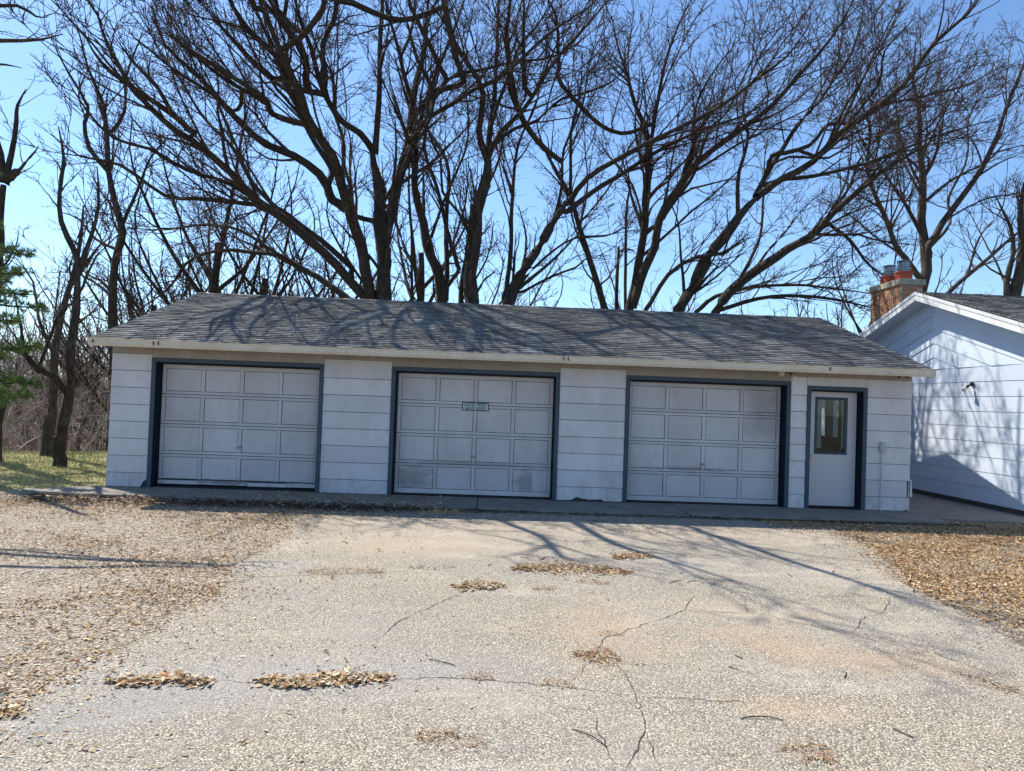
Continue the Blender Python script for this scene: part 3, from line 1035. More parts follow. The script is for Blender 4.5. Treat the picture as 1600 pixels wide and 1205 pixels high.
def shingle_slope(o, ex, ey, width, length, parent, single=300, near=None):
    """o origin, ex across and ey up the slope (unit vectors); covers width x length"""
    o = np.array(o, float); ex = np.array(ex, float); ey = np.array(ey, float); ez = np.cross(ex, ey)
    R3 = np.stack([ex, ey, ez], 1)
    protos = []
    for c in (0.0, .003, .007, .0):
        me = bpy.data.meshes.new("shingle")
        v, f = tab_mesh(TABW, ROWH + .012, c)
        me.from_pydata(v, [], f); me.materials.append(MAT["shingle"]); me.update()
        protos.append(me)
    rot = Matrix([[R3[i][j] for j in range(3)] + [0] for i in range(3)] + [[0, 0, 0, 1]])
    SV = []; SF = []; n = 0; cnt = 0
    off = wloc(parent)
    rows = int(length / ROWH)
    for r in range(rows + 1):
        y = r * ROWH
        ln = min(ROWH + .012, length - y)
        if ln < .03: break
        sh = (r * 0.1525 + random.uniform(-.012, .012)) % TABW
        x = -sh
        while x < width:
            a = max(0, x); b = min(width, x + TABW)
            if b - a > .02:
                full = (b - a > TABW - .001) and ln > ROWH
                lift = random.choice([0, 0, 0, .0015, .004])
                if full and cnt < single:
                    ob = bpy.data.objects.new("shingle", protos[random.randrange(4)])
                    COL.objects.link(ob); ob.parent = parent
                    p = o + ex * a + ey * (y + random.uniform(-.004, .004)) + ez * lift - off
                    ob.matrix_local = Matrix.Translation(Vector(p)) @ rot
                    cnt += 1
                else:
                    v, f = tab_mesh(b - a, ln, random.choice([0, .003, .007]))
                    v = (R3 @ np.array(v).T).T + o + ex * a + ey * (y + random.uniform(-.004, .004)) + ez * lift
                    SV.append(v); SF.append(np.array(f) + n); n += 8
            x += TABW
    np_mesh("shingles", np.concatenate(SV), np.concatenate(SF), "shingle", parent, kind="stuff")


p0 = np.array(roof_pt(RX0 - .012, -.02, 0.001)); p1 = np.array(roof_pt(RX0 - .012, 1, 0.001))
ey = (p1 - p0) / np.linalg.norm(p1 - p0)
shingle_slope(p0, (1, 0, 0), ey, RX1 - RX0 + .024, SLEN + .01, rf)
p0 = np.array(roof_pt(RX1 + .012, -.02, 0.001, 1)); p1 = np.array(roof_pt(RX1 + .012, 1, 0.001, 1))
ey = (p1 - p0) / np.linalg.norm(p1 - p0)
shingle_slope(p0, (-1, 0, 0), ey, RX1 - RX0 + .024, SLEN + .01, rf, single=0)
rc = MB()
x = RX0
while x < RX1 - .05:
    b = min(RX1, x + .20)
    zr = roof_pt(0, SLEN, .012)[2] + random.uniform(0, .006)
    for s in (-1, 1):
        rc.poly([(x, RIDGE_Y, zr + .006), (x, RIDGE_Y + s * .14, zr - .14 * SL + .008), (b + .012, RIDGE_Y + s * .14, zr - .14 * SL + .003), (b + .012, RIDGE_Y, zr)][::(1 if s < 0 else -1)])
    x = b
rc.build("ridge_cap", "shingle", rf)
# drip edge
MB().box(RX0, RX1, EAVE_Y - .045, EAVE_Y - .036, EAVE_Z - .06, EAVE_Z - .022).build("drip_edge", "roof_felt", garage)


def flood(name, loc, label, bulbs, dirs, socket, base_n=(0, 0, -1)):
    r = empty(name, loc, label, "flood light")
    loc = np.array(loc, float)
    MB().lathe(loc, [(.05, 0), (.048, .02), (.02, .03)], base_n, 14).build("mounting_plate", socket, r)
    for i, dv in enumerate(dirs):
        dv = np.array(dv, float); dv /= np.linalg.norm(dv)
        s0 = loc + np.array(base_n) * .025
        ar = MB().bar(s0, s0 + dv * .06, .014, 8).lathe(s0 + dv * .05, [(.026, 0), (.03, .05), (.028, .06)], dv, 12).build("socket", socket, r)
        if i < bulbs:
            MB().lathe(s0 + dv * .10, [(.02, 0), (.03, .02), (.052, .07), (.056, .085), (.04, .10), (.008, .105)], dv, 16).build("bulb", "bulb_glass", r, smooth=True)
    return r


q = at(1229, 590, 1)
def on_plane_y(px, py, y):
    v = ray(px, py); return CAM + v * ((y - CAM[1]) / v[1])
f1 = on_plane_y(1231, 588, -.12)
flood("flood_light", (f1[0], -.15, 2.415), "twin bulb flood light under the eave between the third garage door and the entry door", 2, [(-.9, -.35, -.30), (.35, -.6, -.75)], "socket_brown")
f2 = on_plane_y(1409, 592, -.1)
flood("flood_light", (f2[0], -.12, 2.415), "empty twin socket lamp holder under the eave at the garage corner beside the house", 0, [(-.8, -.4, -.3), (.7, -.5, -.3)], "socket_brown")

# ------------------------------------------------------------------ house
HX = lambda y: 11.15 + (3.1 - y) * 0.03      # gable wall line
HY0, HY1 = -2.9, 7.9
HPY = 2.5
HEZ = 2.42
HSL = 0.335
HPZ = HEZ + (HPY - HY0) * HSL
OV = .42
house = empty("house", (HX(2.5), 2.5, 0), "pale blue white house with a shaded gable wall beside the garage", "house")


def hp(y, z, o=0.0):
    return (HX(y) + o, y, z)


# body shell
sh = MB()
XB = 26.0
sh.poly([hp(HY1, -.02), hp(HY0, -.02), hp(HY0, HEZ), hp(HPY, HPZ), hp(HY1, HEZ - 0.0)])
sh.poly([hp(HY0, -.02), (XB, HY0, -.02), (XB, HY0, HEZ), hp(HY0, HEZ)])
sh.poly([(XB, HY1, -.02), hp(HY1, -.02), hp(HY1, HEZ), (XB, HY1, HEZ)])
sh.poly([(XB, HY0, -.02), (XB, HY1, -.02), (XB, HY1, HEZ), (XB, HPY, HPZ), (XB, HY0, HEZ)])
sh.build("wall", "house_white", house)
mb = MB()
mb.prism([hp(HY1, -.08, .0), hp(HY1, -.08, -.012), hp(HY1, .075, -.012), hp(HY1, .075, .0)], (0, 0, 0), (HX(HY0) - HX(HY1), HY0 - HY1, 0))
mb.build("foundation", "foundation", house)
HEXP = .29
z = .08
k = 0
while z < HEZ + .05:
    z1 = z + HEXP
    a = np.array(hp(HY1 - .01, 0)); b = np.array(hp(HY0 + .01, 0))
    pr = [(a[0] - .001, a[1], z), (a[0] - .018, a[1], z), (a[0] - .010, a[1], z1 - .004), (a[0] - .001, a[1], z1 - .004)]
    MB().prism(pr, (0, 0, 0), tuple(b - a)).build("siding_board", "house_white", house)
    z = z1; k += 1
ZG = z
# chevron boards above, laid along the two rakes; the innermost ones closest to the level boards
step = .29 / math.cos(math.atan(HSL))
zr0 = lambda y, s: HPZ - abs(y - HPY) * HSL - s
s = 0.06
kk = 0
while HPZ - s - ZG > 0.05:
    s1 = min(s + step, HPZ - ZG)
    for sg in (-1, 1):
        ylim0 = min((HPZ - s - ZG) / HSL, (HY1 - HPY) if sg > 0 else (HPY - HY0))
        ylim1 = min((HPZ - s1 - ZG) / HSL, ylim0)
        y0 = HPY; ya = HPY + sg * ylim0; yb = HPY + sg * ylim1
        out = [(y0 + sg * .002, HPZ - s), (ya, HPZ - s - ylim0 * HSL), (yb, HPZ - s1 - ylim1 * HSL + .003), (y0 + sg * .002, HPZ - s1 + .003)]
        mb = MB()
        offs = [-.010, -.010, -.026, -.026]
        A = [hp(y, z_, o_) for (y, z_), o_ in zip(out, offs)]
        B = [hp(y, z_, -.001) for (y, z_) in out]
        if sg > 0: pass
        mb.poly(A if sg > 0 else A[::-1])
        for i in range(4):
            j = (i + 1) % 4
            mb.poly([A[i], A[j], B[j], B[i]])
        mb.build("siding_board", "house_white", house)
    s = s1; kk += 1
# roof: two slabs with overhang
ln = math.hypot(1, HSL)
hr = MB()
for sg, ye in ((-1, HY0 - .45), (1, HY1 + .45)):
    run = abs(ye - HPY)
    ztop = HPZ + .10; ze = ztop - run * HSL
    for (xa_, xb_) in ((None, None),):
        A = [(HX(HPY) - OV, HPY, ztop), (HX(ye) - OV, ye, ze), (XB + .4, ye, ze), (XB + .4, HPY, ztop)]
        B = [(p[0], p[1], p[2] - .05) for p in A]
        hr.poly(A if sg < 0 else A[::-1]); hr.poly(B if sg > 0 else B[::-1])
        for i in range(4):
            j = (i + 1) % 4
            hr.poly([A[i], B[i], B[j], A[j]])
hrf = hr.build("roof", "roof_felt", house)
# soffit under the gable overhang and fascia boards
for sg, ye in ((-1, HY0 - .45), (1, HY1 + .45)):
    run = abs(ye - HPY)
    zt_ = HPZ + .10
    A = [(HX(HPY) - OV - .004, HPY, zt_ - .004), (HX(ye) - OV - .004, ye, zt_ - run * HSL - .004)]
    o_ = (-.022, 0, 0)
    mb = MB()
    mb.prism([A[0], A[1], (A[1][0], A[1][1], A[1][2] - .17), (A[0][0], A[0][1], A[0][2] - .17)], (0, 0, 0), o_)
    mb.build("fascia", "fascia_white", house)
    mb = MB()
    mb.prism([(A[0][0] - .022, HPY, zt_ + .01), (A[1][0] - .022, ye, A[1][2] + .014), (A[1][0] - .022, ye, A[1][2] - .05), (A[0][0] - .022, HPY, zt_ - .054)], (0, 0, 0), (-.014, 0, 0))
    mb.build("rake_trim", "fascia_white", house)
    mb = MB()
    C = [(HX(HPY) - OV + .002, HPY, zt_ - .10), (HX(ye) - OV + .002, ye, zt_ - .10 - run * HSL), (HX(ye) + .05, ye, zt_ - .10 - run * HSL), (HX(HPY) + .05, HPY, zt_ - .10)]
    mb.poly(C); mb.poly([(p[0], p[1], p[2] - .012) for p in C][::-1])
    mb.build("soffit", "house_white", house)
for sg, ye in ((-1, HY0 - .45), (1, HY1 + .45)):
    run = abs(ye - HPY)
    ey = np.array([0, -sg, HSL]) / ln
    if sg < 0:
        o_ = np.array([HX(HPY) - OV - .03 + (HPY - ye) * .03, ye - .02, HPZ + .102 - run * HSL])
        shingle_slope(o_, (1, 0, 0), ey, 9.0, run * ln, hrf, single=0)
    else:
        o_ = np.array([HX(HPY) - OV - .03 + 9.0, ye + .02, HPZ + .102 - run * HSL])
        shingle_slope(o_, (-1, 0, 0), ey, 9.0, run * ln, hrf, single=0)
# house lamp
v = ray(1519, 600)
tt = (HX(1.0) - .04 - CAM[0]) / v[0]
hl = CAM + v * tt
tt = (HX(hl[1]) - .03 - CAM[0]) / v[0]
hl = CAM + v * tt
flood("flood_light", tuple(hl), "single bulb lamp with dark socket on the house gable wall", 1, [(-.5, .1, -.45)], "socket_dark", (-1, 0, 0))

# ------------------------------------------------------------------ chimney
CX0, CX1, CY0, CY1 = 12.74, 13.36, 6.45, 7.95
CTZ = 5.22
chim = empty("chimney", (CX0, CY0, 2.2), "brick chimney with two clay flues and metal caps behind the house roof", "chimney")
MB().box(CX0 + .012, CX1 - .012, CY0 + .012, CY1 - .012, 1.5, CTZ).build("mortar_core", "mortar", chim)
bms = {}
def brick_mesh(lx, ly, lz, var):
    k = (round(lx, 3), round(ly, 3), var)
    if k not in bms:
        mb = MB()
        j = lambda: random.uniform(-.003, .003)
        x0, x1, y0, y1 = j(), lx + j(), j(), ly + j()
        mb.box(x0, x1, y0, y1, j() * .5, lz)
        me = bpy.data.meshes.new("brick"); me.from_pydata(mb.v, [], mb.f); me.materials.append(MAT["brick"]); me.update()
        bms[k] = me
    return bms[k]
CH = .073
zc = CTZ - CH
course = 0
nb = 0
off = wloc(chim)
while zc > 2.9 and nb < 298:
    st = .1 if course % 2 else 0.0
    # left face (faces the sun) and front face
    y = CY0 + .012 - (.1 if course % 2 else 0)
    while y < CY1 - .02:
        a = max(y, CY0); b = min(y + .195, CY1)
        if b - a > .04:
            ob = bpy.data.objects.new("brick", brick_mesh(.05, b - a - .014, CH - .016, random.randrange(3)))
            COL.objects.link(ob); ob.parent = chim
            ob.location = (CX0 - .004 - off[0], a - off[1], zc - off[2]); nb += 1
        y += .205
    x = CX0 + .06 - (0 if course % 2 else .1)
    while x < CX1 - .02:
        a = max(x, CX0 + .056); b = min(x + .195, CX1)
        if b - a > .04:
            ob = bpy.data.objects.new("brick", brick_mesh(b - a - .014, .05, CH - .016, random.randrange(3)))
            COL.objects.link(ob); ob.parent = chim
            ob.location = (a - off[0], CY0 - .004 - off[1], zc - off[2]); nb += 1
        x += .205
    zc -= CH; course += 1
cap = MB().box(CX0 - .05, CX1 + .05, CY0 - .05, CY1 + .05, CTZ + .002, CTZ + .17).build("cap_slab", "cap_concrete", chim, bevel=.012)
for (cy_, hh, rr) in ((CY0 + .40, .26, .22), (CY0 + 1.10, .26, .22)):
    cxx = (CX0 + CX1) / 2
    z0 = CTZ + .172
    mb = MB()
    mb.lathe((cxx, cy_, z0), [(rr, 0), (rr, hh * .8), (rr + .015, hh * .82), (rr + .015, hh), (rr - .03, hh)], (0, 0, 1), 18)
    fl = mb.build("flue_pot", "flue_clay", chim, smooth=False)
    mb = MB()
    z1 = z0 + hh
    mb.lathe((cxx, cy_, z1 + .001), [(.15, 0), (.15, .05), (.185, .06), (.185, .10)], (0, 0, 1), 16)
    mb.lathe((cxx, cy_, z1 + .13), [(.135, 0), (.135, .14)], (0, 0, 1), 16)
    for kx in range(10):
        th = kx * math.tau / 10
        mb.bar((cxx + .165 * math.cos(th), cy_ + .165 * math.sin(th), z1 + .10), (cxx + .165 * math.cos(th), cy_ + .165 * math.sin(th), z1 + .29), .006, 4)
    mb.lathe((cxx, cy_, z1 + .29), [(.18, 0), (.18, .012), (.02, .05)], (0, 0, 1), 16)
    mb.build("flue_cap", "flue_metal", chim)

# ------------------------------------------------------------------ trees
def tubes(P, R, M_=4):
    """P (N,K,3) paths, R (N,K) radii -> vertices, quads"""
    N, K, _ = P.shape
    T = np.gradient(P, axis=1)
    T /= np.linalg.norm(T, axis=2, keepdims=True) + 1e-9
    ref = np.broadcast_to(np.array([0.31, 0.2, 0.93]), T.shape).copy()
    par = np.abs((T * ref).sum(-1)) > 0.93
    ref[par] = (0.95, 0.1, 0.05)
    A = np.cross(T, ref); A /= np.linalg.norm(A, axis=2, keepdims=True) + 1e-9
    B = np.cross(T, A)
    th = np.arange(M_) * 2 * math.pi / M_
    V = P[:, :, None] + R[:, :, None, None] * (A[:, :, None] * np.cos(th)[None, None, :, None] + B[:, :, None] * np.sin(th)[None, None, :, None])
    base = (np.arange(N)[:, None, None] * K + np.arange(K - 1)[None, :, None]) * M_
    i = np.arange(M_)[None, None]; j = (i + 1) % M_
    F = np.stack([base + i, base + j, base + M_ + j, base + M_ + i], -1).reshape(-1, 4)
    return V.reshape(-1, 3), F


def smooth_path(pts, rad, step=0.35):
    """Catmull-Rom through points, resampled, slightly crooked"""
    pts = np.array(pts, float); rad = np.array(rad, float)
    P = np.concatenate([[2 * pts[0] - pts[1]], pts, [2 * pts[-1] - pts[-2]]])
    out = []; ro = []
    for i in range(len(pts) - 1):
        p0, p1, p2, p3 = P[i:i + 4]
        k = max(2, int(np.linalg.norm(p2 - p1) / step))
        for t_ in np.arange(k) / k:
            out.append(0.5 * (2 * p1 + (p2 - p0) * t_ + (2 * p0 - 5 * p1 + 4 * p2 - p3) * t_ ** 2 + (3 * p1 - p0 - 3 * p2 + p3) * t_ ** 3))
            ro.append(rad[i] + (rad[i + 1] - rad[i]) * t_)
    out.append(pts[-1]); ro.append(rad[-1])
    out = np.array(out); ro = np.array(ro)
    n = len(out)
    wgt = np.minimum(np.arange(n), 3)[:, None] / 3.0
    wob = np.stack([np.interp(np.arange(n), np.arange(0, n + 3, 2.5), rng.normal(0, 1, len(np.arange(0, n + 3, 2.5)))) for _ in range(3)], -1)
    out += wob * wgt * np.clip(ro[:, None] * 0.38, 0.02, 0.09)
    return out, ro


def resample(P, R, K):
    d = np.concatenate([[0], np.cumsum(np.linalg.norm(np.diff(P, axis=0), axis=1))])
    s = np.linspace(0, d[-1], K)
    return np.stack([np.interp(s, d, P[:, i]) for i in range(3)], -1), np.interp(s, d, R)


def grow(P, R, spacing, s0, lf, lmin, lmax, ang, K, up, wig, rmin, g, rfac=0.55, taper=0.9, out_from=None, cap=None):
    """children of every path in P (N,K0,3)"""
    N, K0, _ = P.shape
    seg = np.linalg.norm(np.diff(P, axis=1), axis=2)
    L = seg.sum(1)
    cnt = np.maximum(1, (L * (1 - s0) / spacing + g.random(N)).astype(int))
    idx = np.repeat(np.arange(N), cnt)
    if cap and len(idx) > cap:
        idx = g.permutation(idx)[:cap]
    n = len(idx)
    s = s0 + (1 - s0) * g.random(n) ** 0.85 * 0.985
    f = s * (K0 - 1); i0 = np.clip(f.astype(int), 0, K0 - 2); fr = (f - i0)[:, None]
    p = P[idx, i0] * (1 - fr) + P[idx, i0 + 1] * fr
    t_ = P[idx, i0 + 1] - P[idx, i0]; t_ /= np.linalg.norm(t_, axis=1, keepdims=True) + 1e-9
    pr = R[idx, i0] * (1 - fr[:, 0]) + R[idx, i0 + 1] * fr[:, 0]
    rv = g.normal(size=(n, 3))
    perp = rv - (rv * t_).sum(1, keepdims=True) * t_
    perp /= np.linalg.norm(perp, axis=1, keepdims=True) + 1e-9
    perp[:, 2] = np.where(perp[:, 2] < 0, perp[:, 2] * 0.55, perp[:, 2])
    a = np.radians(ang * (0.6 + 0.8 * g.random(n)))[:, None]
    d = t_ * np.cos(a) + perp * np.sin(a)
    ln = np.clip(L[idx] * lf * (1.15 - s) * (0.55 + 0.9 * g.random(n)), lmin, lmax)
    step = (ln / (K - 1))[:, None]
    Q = np.zeros((n, K, 3)); Q[:, 0] = p
    bend = g.normal(size=(n, 3)) * 0.12
    for k in range(1, K):
        d = d + np.array([0, 0, up]) / (K - 1) + bend / (K - 1) * 2 + g.normal(size=(n, 3)) * wig
        d /= np.linalg.norm(d, axis=1, keepdims=True)
        Q[:, k] = Q[:, k - 1] + d * step
    r0 = np.maximum(rmin, np.minimum(pr * rfac * (0.6 + 0.5 * g.random(n)), ln * 0.022 + 0.004))
    u = np.linspace(0, 1, K)[None]
    RR = np.maximum(rmin * 0.55, r0[:, None] * (1 - taper * u))
    return Q, RR


def foliage_levels(limbsP, limbsR, g, dens=1.0, rmin=0.008, twig=True, scale=1.0, s0=0.22):
    """branches and twigs on resampled limbs; returns lists of (V,F)"""
    P0 = np.stack([resample(p, r, 14)[0] for p, r in zip(limbsP, limbsR)])
    R0 = np.stack([resample(p, r, 14)[1] for p, r in zip(limbsP, limbsR)])
    P1, R1 = grow(P0, R0, 0.60 / dens * scale, s0, 0.42, 0.9 * scale, 5.2 * scale, 40, 8, 0.35, 0.13, rmin * 1.8, g)
    P2, R2 = grow(P1, R1, 0.34 / dens * scale, 0.18, 0.46, 0.4 * scale, 2.2 * scale, 42, 6, 0.25, 0.17, rmin * 1.25, g, taper=.7)
    br = [tubes(P1, R1, 5), tubes(P2, R2, 3)]
    tw = []
    if twig:
        P3, R3 = grow(P2, R2, 0.20 / dens * scale, 0.15, 0.50, 0.16 * scale, 0.75 * scale, 46, 4, 0.12, 0.2, rmin, g, taper=.5)
        tw = [tubes(P3, R3, 3)]
    return br, tw


def merge(parts):
    V = []; F = []; n = 0
    for v, f in parts:
        V.append(v); F.append(f + n); n += len(v)
    return np.concatenate(V), np.concatenate(F)


def bark_tube(P, R, seg, g, flare=0.0):
    """rough trunk surface"""
    V, F = tubes(P[None], R[None], seg)
    V = V.reshape(len(P), seg, 3)
    c = P[:, None]
    nz = 1 + 0.10 * (g.random((len(P), seg, 1)) - .5) + 0.10 * np.sin(np.arange(seg) * 2.1 + g.random() * 6)[None, :, None]
    if flare:
        h = np.linspace(0, 1, len(P))[:, None, None]
        nz = nz * (1 + flare * np.exp(-h * 14))
    return (c + (V - c) * nz).reshape(-1, 3), F


def Z5(p): return (p[0] / 2.41, p[1] / 2.41)
def Z6(p): return (400 + p[0] / 2.41, p[1] / 2.41)
def Z7(p): return (900 + p[0] / 2.2857, p[1] / 2.2857)
def ZP(p): return (p[0], p[1])


def traced_tree(name, label, cat, D, base, limbs, bark="bark", dens=1.0, seed=1, rmin=0.0075, group=None, twig_mat="twig_bark", scale=1.0, fan=1.8, long_=1.35):
    """base: (photo x, D) of the foot; limbs: (frame, [(x,y)...], r0 m, r1 m, depth change along the limb)
    every limb starts where its first point lies; limb 0.. are ordered from the trunk outwards"""
    g = np.random.default_rng(seed)
    bx = at(base, 600, D)
    foot = np.array([bx[0], bx[1], float(terrain(bx[0], bx[1]))])
    root = empty(name, tuple(foot), label, cat, group)
    LP = []; LR = []
    for i, (fr, pts, r0, r1, dd) in enumerate(limbs):
        if fr is None:
            W_ = [np.array(p, float) for p in pts]
            P, R = smooth_path(W_, np.linspace(r0, r1, len(pts)))
            tip = np.linspace(0, 1, len(R)); R = R * np.where(tip > .6, 1 - (tip - .6) * 2.0, 1)
            LP.append(P); LR.append(R)
            continue
        q = [fr(p) for p in pts]
        n = len(q)
        off0 = 0.0
        if isinstance(dd, tuple): off0, dd = dd
        dd = dd * fan if i else dd
        W_ = [at(x, y, D + off0 + dd * (k / max(1, n - 1))) for k, (x, y) in enumerate(q)]
        rad = np.linspace(r0, r1, n)
        P, R = smooth_path(W_, rad)
        tip = np.linspace(0, 1, len(R)); R = R * np.where(tip > .8, 1 - (tip - .8) * 2.5, 1)
        LP.append(P); LR.append(R)
    # trunk: from the foot to where the first limb starts
    t0 = LP[0][0]
    tp, trd = smooth_path([foot + (0, 0, -.25), foot + (t0 - foot) * .35 + np.array([.06, 0, 0]), t0, LP[0][1]], [LR[0][0] * 1.35, LR[0][0] * 1.15, LR[0][0] * 1.05, LR[0][0]], .3)
    V, F = bark_tube(tp, trd, 14, g, .35)
    tr = np_mesh("trunk", V, F, bark, root, smooth=True)
    # the leader is the trunk's own continuation; other stems that rise from below join the foot
    for i, (P, R) in enumerate(zip(LP, LR)):
        if i > 0:
            d = np.array([np.min(np.linalg.norm(LP[j] - P[0], axis=1)) for j in range(i)] + [np.min(np.linalg.norm(tp - P[0], axis=1))])
            if d.min() > 0.12:
                j = int(np.argmin(d))
                tgt = tp if j == i else LP[j]
                # join a little lower down the parent
                below = tgt[np.argmin(np.linalg.norm(tgt - (P[0] - np.array([0, 0, min(.6, d.min())])), axis=1))]
                jp, jr = smooth_path([below, (below + P[0]) / 2 - (P[2] - P[0]) / np.linalg.norm(P[2] - P[0]) * .22 * max(0, d.min() - .5), P[0], P[1]], [R[0] * 1.02, R[0] * 1.0, R[0], R[0]], .3)
                P = np.concatenate([jp[:-1], P[1:]]); R = np.concatenate([jr[:-1], R[1:]])
                LP[i] = P; LR[i] = R
        V, F = bark_tube(P, R, 12 if R[0] > .12 else 7, g)
        np_mesh("limb", V, F, bark, root, smooth=True)
    if long_:
        P0 = np.stack([resample(p, r, 16)[0] for p, r in zip(LP, LR)]); R0 = np.stack([resample(p, r, 16)[1] for p, r in zip(LP, LR)])
        PL, RL = grow(P0, R0, long_, .22, .75, 2.2 * scale, 8.5 * scale, 28, 16, .5, .065, .014, g, rfac=.5, taper=.8)
        VV = [bark_tube(PL[i], RL[i], 6, g) for i in range(len(PL))]
        V, F = merge(VV)
        np_mesh("side_limbs", V, F, bark, root, smooth=True, kind="stuff")
        LP = LP + [p for p in PL]; LR = LR + [r for r in RL]
    br, tw = foliage_levels([p for p in LP], [r for r in LR], g, dens, rmin, True, scale)
    V, F = merge(br)
    np_mesh("branches", V, F, twig_mat, root, smooth=True, kind="stuff")
    V, F = merge(tw)
    np_mesh("twigs", V, F, twig_mat, root, smooth=True, kind="stuff")
    return root


def C3(p): return (440 + p[0] / 2.857, 460 + p[1] / 2.857)
def C4(p): return (900 + p[0] / 2.857, 470 + p[1] / 2.857)
def C5(p): return (150 + p[0] / 2.857, 450 + p[1] / 2.857)


def over(fr, pts, h0, h1, ground=False):
    """an overhanging limb in the air up-sun of the line its shade draws on the roof or the yard"""
    out = []
    for k, p in enumerate(pts):
        v = ray(*fr(p))
        if ground:
            q = CAM + v * ((-.03 - CAM[2]) / v[2])
        else:
            # roof plane z = EAVE_Z + SL * (y - EAVE_Y)
            t_ = (EAVE_Z + SL * (CAM[1] - EAVE_Y) - CAM[2]) / (v[2] - SL * v[1])
            q = CAM + v * t_
        h = h0 + (h1 - h0) * k / (len(pts) - 1)
        out.append(q + sd * h)
    return out


BG = "bare trees standing close behind the garage"
traced_tree("oak_tree", "huge bare spreading oak behind the garage, its many low limbs fanning out to both sides", "tree", 21.5, 592, [
    (Z6, [(470, 1330), (478, 1130), (478, 950), (472, 800), (458, 650), (445, 565)], 0.252, 0.148, 0),
    (Z6, [(448, 580), (455, 500), (462, 380), (465, 250), (472, 110), (482, -60), (500, -200)], 0.104, 0.037, -.8),
    (Z6, [(446, 575), (395, 500), (335, 455), (285, 390), (240, 300), (205, 180), (160, 60), (130, -120)], 0.111, 0.037, -2.2),
    (Z6, [(482, 930), (512, 790), (545, 660), (578, 540), (592, 430), (602, 340), (622, 230), (640, 110), (655, -60)], 0.178, 0.059, 1.2),
    (Z6, [(590, 400), (560, 290), (538, 200), (502, 70), (478, -40)], 0.081, 0.030, -.5),
    (Z6, [(540, 215), (575, 150), (600, 30), (605, -80)], 0.052, 0.022, .4),
    (Z6, [(588, 520), (650, 445), (740, 390), (820, 335), (900, 305), (1000, 220), (1100, 130), (1260, 20)], 0.074, 0.030, -2.4),
    (Z6, [(598, 420), (680, 335), (750, 285), (850, 262), (980, 235), (1100, 222), (1200, 170), (1300, 90)], 0.067, 0.022, 1.5),
    (Z6, [(440, 1180), (402, 970), (362, 830), (322, 690), (285, 600), (205, 470), (160, 360), (120, 260), (50, 110), (0, -20)], 0.178, 0.059, -3.0),
    (Z6, [(345, 800), (330, 690), (330, 560), (300, 440), (290, 300), (230, 180), (190, 20)], 0.081, 0.030, 1.5),
    (Z6, [(430, 1140), (300, 1000), (200, 910), (100, 825), (0, 760), (-100, 650), (-210, 560), (-300, 500), (-400, 400), (-480, 300), (-560, 160), (-600, 40)], 0.148, 0.037, -3.2),
    (Z6, [(380, 1160), (330, 1110), (200, 1025), (100, 965), (0, 955), (-140, 945), (-260, 985), (-330, 1090), (-490, 1200)], 0.111, 0.030, 1.5),
    (Z5, [(1330, 1010), (1205, 905), (1050, 790), (930, 770), (740, 745), (620, 735), (450, 620), (300, 585), (190, 500)], 0.096, 0.026, -1.8),
    (Z5, [(1255, 760), (1205, 655), (1110, 585), (1000, 545), (920, 480), (815, 360), (735, 275), (620, 170), (570, 20)], 0.126, 0.037, -1.5),
    (Z5, [(1250, 640), (1150, 470), (1105, 365), (1000, 285), (930, 220), (850, 120), (770, 0)], 0.089, 0.030, 1.2),
    (Z5, [(1050, 960), (900, 870), (760, 850), (600, 860), (520, 800), (420, 790)], 0.052, 0.015, 1.2),
    (Z5, [(1100, 840), (960, 700), (880, 560), (780, 460), (680, 300), (600, 200), (540, 60)], 0.067, 0.022, 2.0),
    (Z5, [(1000, 780), (860, 690), (700, 640), (560, 560), (430, 520), (330, 420), (250, 300)], 0.067, 0.022, -2.5),
    (None, over(C3, [(660, 45), (682, 90), (640, 130), (665, 190), (700, 240)], 8.5, 12), .085, .06, 0),
    (None, over(C3, [(740, 45), (840, 95), (880, 150), (885, 245)], 8.5, 11.5), .105, .08, 0),
    (None, over(C3, [(880, 130), (960, 170), (1060, 215), (1200, 268)], 11.5, 13.5), .08, .05, 0),
    (None, over(C3, [(1000, 150), (1120, 180), (1200, 220), (1270, 270)], 12, 14), .055, .035, 0),
    (None, over(C3, [(450, 35), (470, 90), (380, 120), (290, 150), (200, 210), (150, 225)], 7, 10), .08, .03, 0),
    (None, over(C3, [(440, 75), (320, 90), (260, 130), (200, 195)], 7.5, 9.5), .06, .03, 0),
    (None, over(C3, [(560, 60), (515, 130), (495, 220)], 8.5, 11), .07, .04, 0),
    (None, over(C3, [(690, 100), (760, 160), (830, 230)], 9.5, 11.5), .05, .03, 0),
    (None, over(C5, [(800, 45), (740, 85), (640, 110), (540, 140), (510, 190), (520, 230)], 6, 9.5), .08, .03, 0),
    (None, over(C5, [(742, 88), (755, 120), (700, 160), (685, 230)], 6.6, 9.5), .06, .03, 0),
    (None, over(C5, [(1060, 55), (1000, 80), (880, 120), (810, 150), (740, 190)], 7, 10), .05, .025, 0),
    (None, over(ZP, [(790, 815), (850, 840), (880, 870), (935, 882)], 14.5, 17, True), .06, .04, 0),
    (None, over(C3, [(900, 55), (1000, 90), (1180, 140), (1330, 190), (1450, 225), (1600, 258)], 9.5, 13.5), .08, .05, 0),
    (None, over(ZP, [(900, 815), (960, 850), (1060, 880), (1200, 922)], 14, 17, True), .065, .04, 0),
    (None, over(ZP, [(1060, 820), (1160, 850), (1280, 890), (1400, 930), (1480, 955)], 14, 17, True), .065, .04, 0),
], dens=1.34, seed=3, rmin=.0075)

